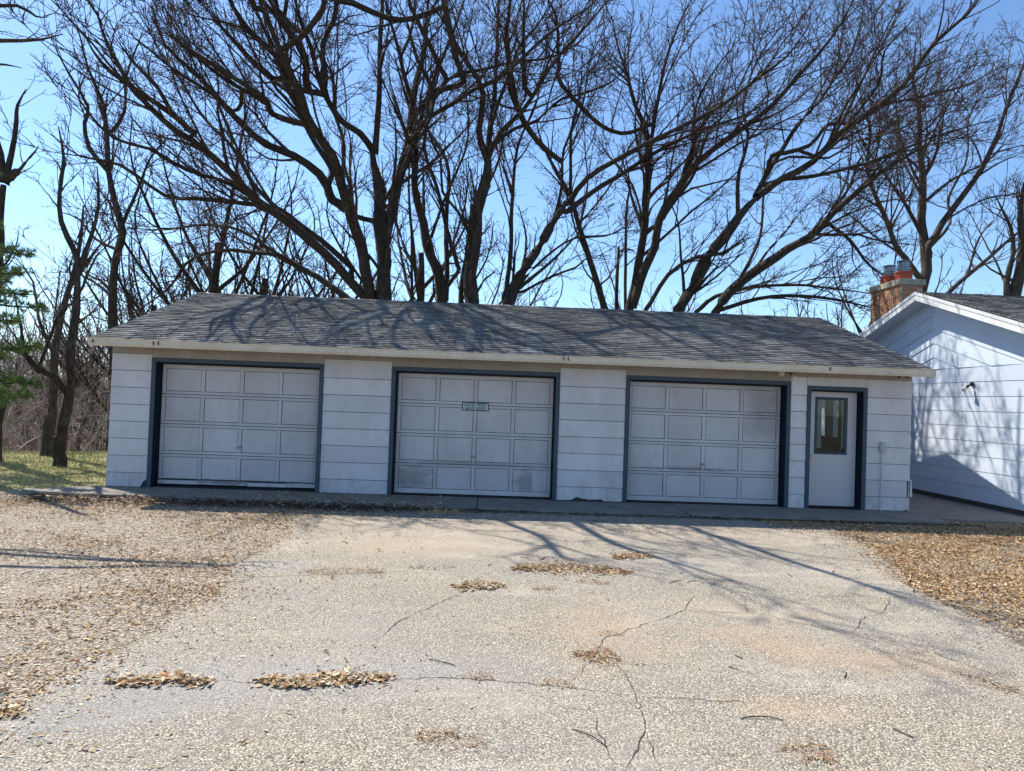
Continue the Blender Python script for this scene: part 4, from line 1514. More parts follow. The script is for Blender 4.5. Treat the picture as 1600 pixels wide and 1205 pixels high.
traced_tree("oak_tree", "slim dark bare tree behind the garage between the spreading oak and the forked thick trunk", "tree", 22.5, 695, [
    (Z6, [(705, 1290), (690, 1060), (652, 920), (620, 800), (600, 680), (608, 560), (590, 450), (560, 350), (520, 200)], 0.178, 0.037, 1.0),
    (Z6, [(715, 1130), (722, 950), (716, 800), (722, 650), (700, 560), (650, 490), (620, 380)], 0.096, 0.030, 1.5),
    (Z6, [(765, 1010), (722, 880), (680, 700), (640, 560), (650, 400), (690, 260), (700, 100)], 0.074, 0.022, -1.0),
    (Z6, [(650, 920), (700, 780), (760, 640), (800, 500), (790, 330), (800, 180)], 0.052, 0.018, 1.5),
], dens=1.02, seed=8, group=BG)

traced_tree("oak_tree", "tall bare tree with one straight thick trunk forking high above the middle garage door", "tree", 21.0, 733, [
    (Z6, [(798, 1290), (805, 1130), (822, 950), (842, 800), (862, 660), (868, 590)], 0.222, 0.163, 0),
    (Z6, [(866, 600), (838, 490), (850, 360), (800, 250), (745, 150), (715, 20), (690, -120)], 0.096, 0.037, -1.2),
    (Z6, [(870, 590), (884, 480), (900, 300), (908, 120), (915, -60)], 0.096, 0.037, .8),
    (Z6, [(876, 590), (920, 500), (1000, 420), (1080, 300), (1140, 220), (1250, 90), (1340, -20)], 0.089, 0.030, -1.5),
    (Z6, [(900, 535), (980, 480), (1060, 455), (1150, 375), (1250, 350), (1370, 280), (1440, 160)], 0.067, 0.022, 1.4),
    (Z6, [(888, 450), (930, 350), (982, 200), (1050, 100), (1140, -20)], 0.067, 0.022, 1.0),
    (Z6, [(768, 1230), (772, 1100), (792, 980), (800, 850), (830, 700)], 0.096, 0.052, .6),
    (Z6, [(826, 930), (760, 800), (700, 720), (690, 600), (640, 480), (660, 340)], 0.052, 0.018, -1.4),
    (Z6, [(850, 740), (900, 640), (930, 520), (1010, 380), (1030, 240), (1100, 60)], 0.044, 0.015, 2.0),
    (None, over(C3, [(1330, 190), (1400, 240), (1480, 280)], 12, 13.5), .08, .05, 0),
    (None, over(C4, [(100, 40), (200, 108), (330, 160), (450, 220)], 8.5, 12), .06, .03, 0),
    (None, over(C4, [(210, 45), (330, 110), (450, 170), (640, 265)], 9, 13), .07, .04, 0),
    (None, over(C4, [(330, 60), (480, 130), (650, 190), (860, 265)], 9, 13), .08, .04, 0),
    (None, over(C4, [(640, 60), (850, 120), (1100, 190), (1400, 280)], 9, 13), .07, .03, 0),
], dens=1.28, seed=14)

traced_tree("oak_tree", "bare tree behind the garage leaning toward the third door with two low arching limbs", "tree", 21.5, 795, [
    (Z6, [(930, 1290), (955, 1140), (1000, 1020), (1100, 862), (1172, 765)], 0.185, 0.118, -.3),
    (Z6, [(1172, 765), (1250, 670), (1350, 605), (1446, 552), (1560, 500), (1700, 430), (1850, 330), (2000, 210), (2080, 100)], 0.096, 0.030, -2.0),
    (Z6, [(1180, 790), (1300, 700), (1446, 610), (1570, 540), (1700, 480), (1860, 420), (2050, 300)], 0.081, 0.022, 1.4),
    (Z6, [(940, 1140), (958, 950), (964, 760), (975, 600), (1000, 500), (1060, 370), (1080, 200)], 0.089, 0.022, 1.5),
    (Z6, [(1000, 1100), (1100, 1050), (1200, 1010), (1240, 975), (1330, 980)], 0.044, 0.015, -.6),
    (Z6, [(985, 1080), (1080, 975), (1200, 900), (1350, 880), (1450, 800)], 0.052, 0.015, 1.2),
    (Z6, [(1120, 840), (1150, 700), (1160, 560), (1230, 400), (1260, 230), (1330, 80)], 0.052, 0.015, .8),
    (None, over(C4, [(560, 60), (720, 110), (900, 170), (1150, 240), (1330, 290)], 9, 13), .08, .03, 0),
], dens=1.41, seed=21)

traced_tree("bare_tree", "thin leaning bare trunk tilting away from the two stemmed tree behind the garage roof", "tree", 24, 945, [
    (Z6, [(1335, 1290), (1310, 1165), (1262, 1000), (1212, 850), (1180, 740), (1130, 650), (1082, 550), (1055, 460)], 0.126, 0.037, 1.0),
    (Z6, [(1184, 740), (1190, 500), (1222, 350), (1230, 200)], 0.059, 0.018, -.8),
    (Z6, [(1212, 850), (1290, 760), (1360, 650), (1420, 520)], 0.044, 0.015, 1.0),
], dens=1.02, seed=27)

traced_tree("oak_tree", "two stemmed bare tree rising straight behind the garage left of the leaning oak", "tree", 22.5, 984, [
    (Z7, [(185, 1250), (195, 1100), (232, 900), (242, 750), (260, 600), (255, 520), (235, 420), (200, 330), (160, 200), (125, 60)], 0.163, 0.037, .8),
    (Z7, [(260, 570), (282, 400), (312, 250), (350, 130), (420, -30)], 0.067, 0.022, -1.0),
    (Z7, [(200, 1100), (262, 920), (302, 790), (372, 660), (432, 580), (520, 510), (605, 448), (700, 375), (790, 280), (870, 190), (950, 80), (1000, -30)], 0.133, 0.030, -2.0),
    (Z7, [(300, 790), (420, 620), (470, 470), (540, 400), (620, 230), (700, 60)], 0.059, 0.018, 1.6),
    (Z7, [(240, 780), (190, 640), (120, 560), (60, 470)], 0.044, 0.015, 1.0),
    (Z7, [(350, 690), (420, 540), (430, 380), (500, 240), (600, 120)], 0.044, 0.015, -1.6),
    (None, over(C4, [(860, 80), (1050, 130), (1300, 200), (1500, 290)], 9, 13), .06, .025, 0),
], dens=1.22, seed=33)
traced_tree("bare_tree", "thin dead pole like trunk beside the two stemmed tree", "tree", 25.5, 965, [
    (Z7, [(146, 1180), (148, 1050), (151, 905), (150, 880)], 0.074, 0.052, 0),
    (Z7, [(150, 900), (185, 890), (210, 900)], 0.037, 0.022, 0),
], dens=.35, seed=35, long_=0)
traced_tree("bare_tree", "slender bare sapling just left of the two stemmed tree", "tree", 25, 977, [
    (Z7, [(178, 1200), (178, 1050), (175, 780), (190, 650), (170, 520)], 0.067, 0.022, 0),
], dens=.6, seed=36, long_=0)

traced_tree("oak_tree", "big gnarled bare oak leaning far toward the house with mossy lower trunk", "tree", 20.5, 1065, [
    (Z7, [(340, 1250), (375, 1105), (440, 970), (520, 860), (580, 772), (650, 700)], 0.192, 0.126, -.4),
    (Z7, [(650, 700), (740, 632), (850, 572), (950, 470), (1050, 400), (1170, 300), (1280, 150), (1400, 50), (1480, -60)], 0.104, 0.030, -2.2),
    (Z7, [(578, 770), (580, 610), (620, 480), (600, 380), (640, 220), (760, 60)], 0.067, 0.022, 1.0),
    (Z7, [(640, 700), (700, 590), (780, 470), (860, 370), (930, 270), (1000, 150), (1030, -20)], 0.081, 0.022, 1.4),
    (Z7, [(740, 640), (850, 632), (980, 600), (1150, 540), (1300, 480), (1500, 420)], 0.067, 0.018, -.8),
    (Z7, [(700, 560), (830, 520), (900, 445), (1000, 440), (1100, 380), (1250, 340), (1400, 300), (1530, 230)], 0.067, 0.022, 1.5),
    (Z7, [(240, 1130), (330, 980), (430, 920), (520, 905), (600, 850)], 0.074, 0.037, -.5),
    (Z7, [(870, 560), (960, 420), (1020, 290), (1100, 160), (1180, 0)], 0.052, 0.015, 1.8),
    (Z7, [(700, 590), (760, 560), (900, 560), (1000, 500), (1150, 470), (1260, 400)], 0.044, 0.015, -2.0),
    (Z7, [(950, 470), (1080, 300), (1100, 180), (1220, 60)], 0.044, 0.015, -1.8),
], dens=1.28, seed=41)

traced_tree("oak_tree", "bare tree whose long straight limbs arch low toward the brick chimney", "tree", 22, 1110, [
    (Z7, [(440, 1240), (492, 1112), (600, 1000), (720, 922), (832, 842), (900, 780), (1000, 690), (1080, 622), (1200, 545), (1320, 480)], 0.163, 0.030, -1.0),
    (Z7, [(890, 795), (980, 860), (1050, 950), (1110, 990)], 0.059, 0.030, .6),
    (Z7, [(420, 1125), (500, 1062), (640, 1022), (780, 1015), (900, 1030), (1060, 1052)], 0.074, 0.030, 1.0),
    (Z7, [(500, 1112), (650, 1065), (800, 1058), (950, 1075), (1060, 1102)], 0.067, 0.030, -.8),
    (Z7, [(740, 910), (850, 830), (980, 760), (1120, 715), (1250, 720)], 0.044, 0.015, 1.5),
    (Z7, [(830, 845), (960, 700), (1020, 560), (1130, 440), (1300, 340)], 0.052, 0.015, 1.5),
], dens=1.41, seed=47)

traced_tree("oak_tree", "dark bare tree rising right behind the brick chimney and house ridge", "tree", 26, 1440, [
    (Z7, [(1236, 1180), (1240, 1050), (1252, 900), (1246, 750), (1240, 620), (1222, 520), (1232, 400), (1205, 290), (1210, 150)], 0.215, 0.037, .5),
    (Z7, [(1262, 900), (1302, 800), (1382, 690), (1450, 600), (1502, 480), (1562, 330), (1600, 240), (1680, 120)], 0.118, 0.030, -1.0),
    (Z7, [(1240, 1010), (1152, 900), (1112, 800), (1062, 680), (1040, 590), (1050, 460), (1000, 340)], 0.111, 0.030, -1.5),
    (Z7, [(1250, 900), (1330, 800), (1330, 700), (1400, 560), (1400, 420), (1480, 300)], 0.067, 0.018, 1.8),
    (Z7, [(1245, 720), (1180, 600), (1150, 480), (1090, 380)], 0.059, 0.015, 1.2),
    (Z7, [(1150, 900), (1060, 840), (980, 770), (900, 720)], 0.044, 0.015, 1.0),
    (Z7, [(1300, 800), (1400, 740), (1500, 700), (1600, 700)], 0.037, 0.015, -1.0),
], dens=1.47, seed=53, bark="bark_grey")
traced_tree("bare_tree", "slanting bare stem crossing the sky between the chimney tree and the picture edge", "tree", 30, 1478, [
    (Z7, [(1240, 1150), (1322, 1060), (1400, 982), (1500, 900), (1560, 850), (1660, 760)], 0.104, 0.044, 0),
    (Z7, [(1400, 982), (1440, 850), (1520, 740), (1540, 600)], 0.052, 0.015, 0),
], dens=.8, seed=57, bark="bark_grey")
traced_tree("oak_tree", "shaggy dark ivy choked trunk rising beyond the house roof", "tree", 25, 1590, [
    (Z7, [(1560, 1180), (1570, 1060), (1592, 950), (1600, 860), (1585, 780), (1600, 650)], 0.252, 0.074, 0),
    (Z7, [(1540, 1100), (1540, 1000), (1560, 900), (1545, 800), (1500, 700)], 0.118, 0.030, 0),
    (Z7, [(1600, 900), (1680, 800), (1760, 640), (1800, 400)], 0.118, 0.030, 0),
    (Z7, [(1560, 1000), (1480, 960), (1430, 900), (1400, 830)], 0.037, 0.015, 0),
], dens=1.2, seed=59, bark="bark_grey")

# left of the garage
traced_tree("bare_tree", "tall dark crooked tree rising just behind the left end of the garage roof", "tree", 22, 178, [
    (Z5, [(428, 1400), (430, 1205), (430, 1080), (440, 950), (462, 870), (436, 760), (410, 650), (400, 500), (372, 360), (330, 250), (290, 100)], .135, .035, 0),
    (Z5, [(412, 650), (340, 560), (320, 460), (330, 400), (260, 280), (200, 160)], .08, .025, -.8),
    (Z5, [(440, 940), (360, 900), (300, 830), (220, 800)], .06, .02, .8),
    (Z5, [(402, 520), (470, 420), (480, 280), (540, 120)], .07, .02, .8),
    (Z5, [(455, 850), (520, 720), (560, 600), (640, 500)], .06, .02, 1.0),
    (Z5, [(430, 1120), (350, 1060), (270, 1020), (180, 1030)], .04, .015, 1.0),
], dens=1.0, seed=61, fan=1.0, long_=2.2)
traced_tree("bare_tree", "dark leaning trunk standing on the lawn nearest the garage corner", "tree", 15.0, 96, [
    (ZP, [(95, 705), (97, 660), (107, 615), (114, 590), (114, 540), (120, 460), (125, 410)], .11, .07, 0),
    (ZP, [(125, 415), (116, 390), (95, 345), (92, 300), (98, 250), (90, 200)], .07, .025, 0),
    (ZP, [(125, 415), (142, 370), (152, 320), (150, 260)], .055, .02, .5),
    (ZP, [(104, 622), (88, 590), (60, 577), (38, 552), (0, 543), (-50, 520)], .075, .03, -.8),
    (ZP, [(60, 577), (82, 520), (100, 480), (140, 470)], .04, .015, .6),
    (ZP, [(40, 553), (30, 500), (20, 450)], .03, .012, .3),
], dens=1.2, seed=67, fan=1.0, long_=2.2, scale=.85, rmin=.006)
traced_tree("bare_tree", "slim brown trunk standing on the lawn edge left of the dark leaning trunk", "tree", 17.2, 76, [
    (ZP, [(77, 680), (82, 619), (86, 560), (98, 490), (112, 432), (122, 380), (130, 320)], .11, .035, 0),
    (ZP, [(86, 560), (60, 500), (50, 440), (20, 400)], .045, .015, 0),
    (ZP, [(98, 490), (130, 450), (150, 400), (190, 360)], .04, .015, 0),
], dens=1.1, seed=71, fan=1.0, long_=2.2, scale=.9, rmin=.006, bark="bark_grey")
traced_tree("bare_tree", "broken topped dark tree at the far left edge with a snapped stub", "tree", 15.5, -12, [
    (ZP, [(-12, 620), (-10, 500), (-2, 400), (3, 340), (8, 285)], .17, .11, 0),
    (ZP, [(8, 287), (20, 270), (30, 264)], .10, .075, 0),
    (ZP, [(8, 285), (17, 240), (25, 190), (28, 165), (42, 138)], .07, .02, 0),
    (ZP, [(30, 266), (45, 245), (62, 226)], .035, .012, 0),
    (ZP, [(4, 285), (2, 240), (-12, 190), (-30, 120)], .07, .03, 0),
], dens=.55, seed=73, fan=1.0, long_=0, scale=.8, rmin=.006)
traced_tree("bare_tree", "bare tree reaching thin twigs into the upper left corner", "tree", 11, -330, [
    (ZP, [(-330, 300), (-320, 100), (-300, -60)], .2, .14, 0),
    (ZP, [(-325, 140), (-200, 90), (-60, 68), (0, 63), (60, 62), (98, 54)], .06, .012, 0),
    (ZP, [(-310, 10), (-150, -20), (-40, 10), (25, 8), (55, 24), (76, 26)], .05, .010, .5),
    (ZP, [(-320, 190), (-150, 130), (-40, 104), (10, 104), (32, 107)], .04, .010, -.4),
], dens=.30, seed=79, fan=1.0, long_=0, scale=.7, rmin=.006)


# generic bare trees farther off: three kinds, copied
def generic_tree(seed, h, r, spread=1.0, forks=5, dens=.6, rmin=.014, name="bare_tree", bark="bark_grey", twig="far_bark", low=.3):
    g = np.random.default_rng(seed)
    root = empty(name, (0, 0, 0), "x", "tree")
    top = np.array([g.normal(0, .4), g.normal(0, .4), h * .62])
    tp, tr_ = smooth_path([(0, 0, -.3), (g.normal(0, .12), g.normal(0, .12), h * .2), top * (1, 1, .7), top], [r * 1.2, r, r * .75, r * .5], .5)
    V, F = bark_tube(tp, tr_, 8, g, .3)
    np_mesh("trunk", V, F, bark, root, smooth=True)
    LP = [tp[len(tp) // 3:]]; LR = [tr_[len(tr_) // 3:]]
    VV = []
    for i in range(forks * 2):
        az = i * 2.4 + g.random()
        s = low + (1 - low) * (i / (forks * 2))
        p0 = tp[int(s * (len(tp) - 1))]
        out = (1.1 - s * .6) * h * .30 * spread
        dirv = np.array([math.cos(az), math.sin(az), 0])
        p1 = p0 + dirv * out * .5 + (0, 0, h * .12)
        p2 = p0 + dirv * out + (0, 0, h * .32)
        P, R = smooth_path([p0, p1, p2, p2 + dirv * out * .1 + np.array((g.normal(0, .3), g.normal(0, .3), h * .12))], [r * .42, r * .3, r * .16, .02], .6)
        LP.append(P); LR.append(R)
        VV.append(bark_tube(P, R, 5, g))
    V, F = merge(VV)
    np_mesh("limbs", V, F, bark, root, smooth=True)
    br, tw = foliage_levels(LP, LR, g, dens, rmin, True, h / 12)
    V, F = merge(br + tw)
    np_mesh("crown", V, F, twig, root, smooth=True, kind="stuff")
    return root


def copy_tree(o, parent=None):
    c = o.copy(); COL.objects.link(c)
    if parent is not None: c.parent = parent
    for ch in list(o.children): copy_tree(ch, c)
    return c


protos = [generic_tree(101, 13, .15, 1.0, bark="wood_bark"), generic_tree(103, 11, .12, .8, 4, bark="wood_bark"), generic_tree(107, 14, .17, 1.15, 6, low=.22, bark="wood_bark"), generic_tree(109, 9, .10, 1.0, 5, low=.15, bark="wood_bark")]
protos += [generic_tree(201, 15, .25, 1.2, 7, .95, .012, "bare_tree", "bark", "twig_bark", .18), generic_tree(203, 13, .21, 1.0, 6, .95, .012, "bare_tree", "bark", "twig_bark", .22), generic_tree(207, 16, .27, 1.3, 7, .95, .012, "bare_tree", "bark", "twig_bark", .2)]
used = [False] * 7


def put_tree(kind, px, d, s, rz, label, group):
    o = protos[kind] if not used[kind] else copy_tree(protos[kind])
    used[kind] = True
    p = at(px, 600, d)
    o.location = (p[0], p[1], float(terrain(p[0], p[1])))
    o.rotation_euler = (0, 0, rz); o.scale = (s, s, s)
    tag(o, label, "tree", group)
    return o


FARX = [345, 388, 430, 520, 300, 470, 640, 770, 850, 870, 1010, 1200, 1245, 1320, 1170, 1385, 1490, 1545, 250, 210, 235]
g2 = np.random.default_rng(5)
for i, (px, d, s, k) in enumerate([(345, 30, 1.05, 0), (388, 34, .95, 1), (430, 33, 1.0, 2), (520, 36, 1.0, 0), (300, 40, .9, 3), (470, 42, 1.0, 1), (640, 34, 1.05, 2), (770, 40, .9, 3), (850, 44, .75, 3), (870, 36, .62, 1),
                                   (1010, 38, .8, 0), (1200, 36, .75, 3), (1245, 44, .95, 1), (1320, 38, .85, 2), (1170, 42, .75, 0), (1385, 34, .95, 1), (1490, 38, .7, 3), (1545, 40, .8, 2), (250, 36, .95, 2), (210, 44, 1.0, 0), (235, 29, .7, 3)]):
    ordn = ["first", "second", "third", "fourth", "fifth", "sixth", "seventh", "eighth", "ninth", "tenth", "eleventh", "twelfth", "thirteenth", "fourteenth", "fifteenth", "sixteenth", "seventeenth", "eighteenth"]
    far = sorted(q for q in FARX if (q > 1350) == (px > 1350))
    lab = "slender bare tree well behind the %s, %s from the left" % ("house and its chimney" if px > 1350 else "garage roof", ordn[far.index(px)])
    k = 4 + (i * 2 + k) % 3
    put_tree(k, px, d * .92, s * .88, g2.random() * 6, lab, "bare trees farther behind the " + ("house" if px > 1350 else "garage"))
n = 0
for i in range(80):
    d = 29 + 58 * g2.random() ** 1.2
    px = -180 + 410 * g2.random()
    if i < 20: px = -30 + 200 * g2.random()
    k = int(g2.integers(0, 4))
    put_tree(k, px, d, 0.45 + .35 * g2.random() + (d - 24) * .004, g2.random() * 6, "grey brown bare tree in the woods beyond the lawn", "woodland trees beyond the lawn")

# underbrush of the far woods
g3 = np.random.default_rng(17)
N = 1450
d = 21 + 60 * g3.random(N) ** 1.3
px = -330 + 620 * g3.random(N)
base = np.stack([at(a, 600, b) for a, b in zip(px, d)])
ok = (base[:, 1] > 8.5)
base = base[ok]; N = len(base)
base[:, 2] = terrain(base[:, 0], base[:, 1]) - .05
K = 6
hh = (0.8 + 3.8 * g3.random(N) ** 1.5)
P = np.zeros((N, K, 3)); P[:, 0] = base
dr = g3.normal(size=(N, 3)) * .35; dr[:, 2] = 1; dr /= np.linalg.norm(dr, axis=1, keepdims=True)
for k in range(1, K):
    dr = dr + g3.normal(size=(N, 3)) * .16; dr[:, 2] += .02; dr /= np.linalg.norm(dr, axis=1, keepdims=True)
    P[:, k] = P[:, k - 1] + dr * (hh / (K - 1))[:, None]
R = (0.014 + .016 * g3.random(N))[:, None] * np.linspace(1, .35, K)[None]
Q, RR = grow(P, R, .55, .15, .42, .4, 1.6, 45, 5, .1, .2, .009, g3, taper=.4)
Q2, RR2 = grow(Q, RR, .6, .2, .5, .25, .7, 45, 4, .05, .2, .008, g3, taper=.3)
V, F = merge([tubes(P, R, 3), tubes(Q, RR, 3), tubes(Q2, RR2, 3)])
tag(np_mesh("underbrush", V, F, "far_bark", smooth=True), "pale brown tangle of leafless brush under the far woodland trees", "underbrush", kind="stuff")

# evergreen boughs at the far left edge
pine = empty("pine_tree", (0, 0, 0), "green pine reaching in from the far left edge with three tiers of boughs", "tree")
gp_ = np.random.default_rng(23)
pf = at(-95, 600, 14.0); pf = np.array([pf[0], pf[1], float(terrain(pf[0], pf[1]))])
pine.location = tuple(pf)
tp, tr_ = smooth_path([pf, pf + (0, 0, 3), pf + (.05, 0, 6), pf + (0, 0, 8.5)], [.17, .15, .09, .03])
V, F = bark_tube(tp, tr_, 10, gp_, .2)
np_mesh("trunk", V, F, "bark", pine, smooth=True)
boughs = []
for (tx, ty) in ((52, 396), (38, 425), (64, 462), (70, 480), (30, 500), (62, 545), (62, 600), (45, 618), (10, 560), (20, 440), (-20, 380), (-30, 520), (-20, 640), (-60, 330), (20, 590)):
    tipp = at(tx, ty, 14.0 + gp_.normal() * .7)
    st = np.array([pf[0], pf[1], tipp[2] + .15 + .1 * gp_.random()])
    mid = (st + tipp) / 2 + np.array([0, 0, -.10])
    P, R = smooth_path([st, mid, tipp], [.035, .022, .007], .12)
    boughs.append((P, R))
for k in range(14):
    az = gp_.random() * 6.28; hz = 1.5 + k * .42
    st = pf + (0, 0, hz); l_ = (1.15 - k * .03)
    P, R = smooth_path([st, st + np.array([math.cos(az), math.sin(az), -.05]) * l_ * .5, st + np.array([math.cos(az), math.sin(az), .05]) * l_], [.03, .02, .007], .12)
    boughs.append((P, R))
for bi, (P, R) in enumerate(boughs):
    V, F = bark_tube(P, R, 5, gp_)
    b_o = np_mesh("bough", V, F, "bark", pine, smooth=True)
    Pr, Rr = resample(P, R, 10)
    S, SR = grow(Pr[None], Rr[None], .036, .50, .20, .09, .28, 48, 5, .05, .08, .004, gp_, taper=.5)
    S2, SR2 = grow(S, SR, .07, .2, .5, .06, .16, 40, 4, .05, .08, .003, gp_, taper=.5)
    # needles along every shoot
    pts = []; dirs = []
    for T_ in (S, S2):
        n_, k_, _ = T_.shape
        rep = 9
        u = gp_.random((n_, rep * (k_ - 1))) * (k_ - 1.001)
        i0 = u.astype(int); fr_ = (u - i0)[..., None]
        ar = np.arange(n_)[:, None]
        p = T_[ar, i0] * (1 - fr_) + T_[ar, i0 + 1] * fr_
        t_ = T_[ar, i0 + 1] - T_[ar, i0]; t_ = t_ / (np.linalg.norm(t_, axis=-1, keepdims=True) + 1e-9)
        rv = gp_.normal(size=p.shape); rv -= (rv * t_).sum(-1, keepdims=True) * t_; rv /= np.linalg.norm(rv, axis=-1, keepdims=True)
        dd_ = t_ * .75 + rv * .65
        pts.append(p.reshape(-1, 3)); dirs.append(dd_.reshape(-1, 3))
    p = np.concatenate(pts); dd_ = np.concatenate(dirs)
    sd_ = np.cross(dd_, gp_.normal(size=p.shape)); sd_ /= np.linalg.norm(sd_, axis=1, keepdims=True)
    ln_ = (.06 + .05 * gp_.random(len(p)))[:, None]
    V = np.stack([p - sd_ * .0042, p + sd_ * .0042, p + dd_ * ln_], 1).reshape(-1, 3)
    F = np.arange(len(V)).reshape(-1, 3)
    np_mesh("needles", V, F, ["needle", "needle_light"], b_o, mi=(gp_.random(len(F)) < .45).astype(int), kind="stuff")


# ------------------------------------------------------------------ leaf litter, grass
def leaf_mesh(name, x, y, z, size, mats, wts, g, parent=None, kind="stuff", label=None, cat=None, up=0.35, slim=.5, wid=None):
    """dead leaves: folded, curled five sided blades lying about"""
    n = len(x)
    yaw = g.random(n) * 6.283
    ca, sa = np.cos(yaw), np.sin(yaw)
    L = size * (0.35 + 1.25 * g.random(n) ** 1.4); W = L * slim * (.7 + .6 * g.random(n))
    cu = L * g.normal(0, up * .6, n)          # curl of the tip
    fo = W * (.1 + .6 * g.random(n))    # fold of the sides
    tilt = g.normal(0, .07, n) * L
    loc = np.zeros((n, 5, 3))
    loc[:, 0, 0] = -.5 * L; loc[:, 0, 2] = np.abs(cu) * .3
    loc[:, 1, 0] = (-.1 + .25 * g.random(n)) * L; loc[:, 1, 1] = g.normal(0, .08, n) * W
    loc[:, 2, 0] = .5 * L; loc[:, 2, 2] = np.abs(cu)
    loc[:, 3, 0] = g.normal(0, .16, n) * L; loc[:, 3, 1] = W * .5; loc[:, 3, 2] = fo * g.random(n)
    loc[:, 4, 0] = g.normal(0, .16, n) * L; loc[:, 4, 1] = -W * .5; loc[:, 4, 2] = fo * g.random(n)
    X_ = loc[..., 0] * ca[:, None] - loc[..., 1] * sa[:, None]
    Y_ = loc[..., 0] * sa[:, None] + loc[..., 1] * ca[:, None]
    Zz = loc[..., 2] + (loc[..., 0] / L[:, None] + .5) * np.abs(tilt)[:, None]
    V = np.stack([X_ + x[:, None], Y_ + y[:, None], Zz + z[:, None]], -1).reshape(-1, 3)
    tri = np.array([[0, 1, 3], [1, 2, 3], [0, 4, 1], [1, 4, 2]])
    F = (np.arange(n)[:, None, None] * 5 + tri[None]).reshape(-1, 3)
    mi = np.repeat(g.choice(len(mats), n, p=wts), 4)
    o = np_mesh(name, V, F, mats, parent, mi=mi, kind=kind)
    if label: tag(o, label, cat)
    return o


LM = ["leaf_tan", "leaf_brown", "leaf_pale", "leaf_rust", "leaf_grey"]
gl_ = np.random.default_rng(31)


def scatter(n, x0, x1, y0, y1, dens):
    x = x0 + (x1 - x0) * gl_.random(n); y = y0 + (y1 - y0) * gl_.random(n)
    k = gl_.random(n) < dens(x, y)
    return x[k], y[k]


dp = drive_poly
def away(x, y):      # keep off the slabs and out of the buildings
    a = (x > XL - .03) & (x < XR + .03) & (y > -0.03) & (y < YB)
    b = (x > 11.05) & (y > HY0)
    return ~(a | b)


def edge_dist(x, y):
    P_ = np.array(dp); d = np.full(x.shape, 1e9)
    Q_ = np.roll(P_, -1, 0)
    for a, b in zip(P_, Q_):
        ab = b - a; L2 = (ab ** 2).sum() + 1e-9
        t_ = np.clip(((x - a[0]) * ab[0] + (y - a[1]) * ab[1]) / L2, 0, 1)
        d = np.minimum(d, np.hypot(x - a[0] - t_ * ab[0], y - a[1] - t_ * ab[1]))
    return d


def on_apron(x, y):
    r = np.zeros(x.shape, bool)
    for p in AP: r |= in_poly(x, y, p)
    return r


# left yard
def dl(x, y):
    nz = fnoise(x * .8, y * 1.2, 21, 5); n2 = fnoise(x * .35, y * .7, 22, 4)
    ind = in_poly(x, y, dp)
    dens = np.clip((nz - .36) * 3.0, 0, 1) * np.clip((n2 - .25) * 3, 0.1, 1)
    band = np.exp(-((y + 1.75) / .55) ** 2) * (x < -.6) * (x > -7.5)
    near_edge = sstep(-3.2, -1.0, x) * sstep(-5.0, -2.5, y) * .9
    dens = np.maximum(dens * .8, np.maximum(band * .95, near_edge * .8 * (x < .2)))
    fore = np.exp(-(((x + 4.9) / 1.3) ** 2 + ((y + 6.6) / 1.0) ** 2)) * .75
    dens = np.maximum(dens, fore)
    patch = (fnoise(x * .9 + 4, y * 1.1, 61, 4) > .46)
    dens = dens * np.where(patch, 1, .5)
    dens = np.where(ind, dens * (.04 + .5 * np.exp(-edge_dist(x, y) / .2)), dens)
    dens = np.where(y > -1.0, dens * np.clip(1 - (y + 1.0) / 1.3, 0.05, 1) * .6, dens)
    return dens * away(x, y)
x, y = scatter(330000, -9.5, 1.0, -9.2, 2.2, dl)
zz = np.where(on_apron(x, y), .004, np.where(in_poly(x, y, dp), -.032, terrain(x, y) + .004)) + gl_.random(len(x)) * .005
leaf_mesh("fallen_leaves", x, y, zz, .036, LM, [.44, .24, .22, .04, .06], gl_, slim=.38, label="curled tan and brown dead leaves strewn over the gravelly yard left of the driveway", cat="leaves")


def dr_(x, y):
    ind = in_poly(x, y, dp)
    nz = fnoise(x * .8, y * 1.2, 41, 5)
    dens = np.clip((nz - .15) * 2.4, .3, 1)
    near = sstep(-7.4, -5.2, y)
    dens = dens * near
    dens = np.where(ind, dens * (.02 + .6 * np.exp(-edge_dist(x, y) / .15)), dens)
    return dens * away(x, y) * np.where(on_apron(x, y), .03, 1)
x, y = scatter(230000, 6.0, 15.5, -7.6, -0.8, dr_)
zz = np.where(on_apron(x, y), .004, np.where(in_poly(x, y, dp), -.032, terrain(x, y) + .004)) + gl_.random(len(x)) * .008
leaf_mesh("fallen_leaves", x, y, zz, .038, LM, [.42, .42, .09, .05, .02], gl_, slim=.38, label="thick golden brown carpet of dead leaves in front of the pale house", cat="leaves")

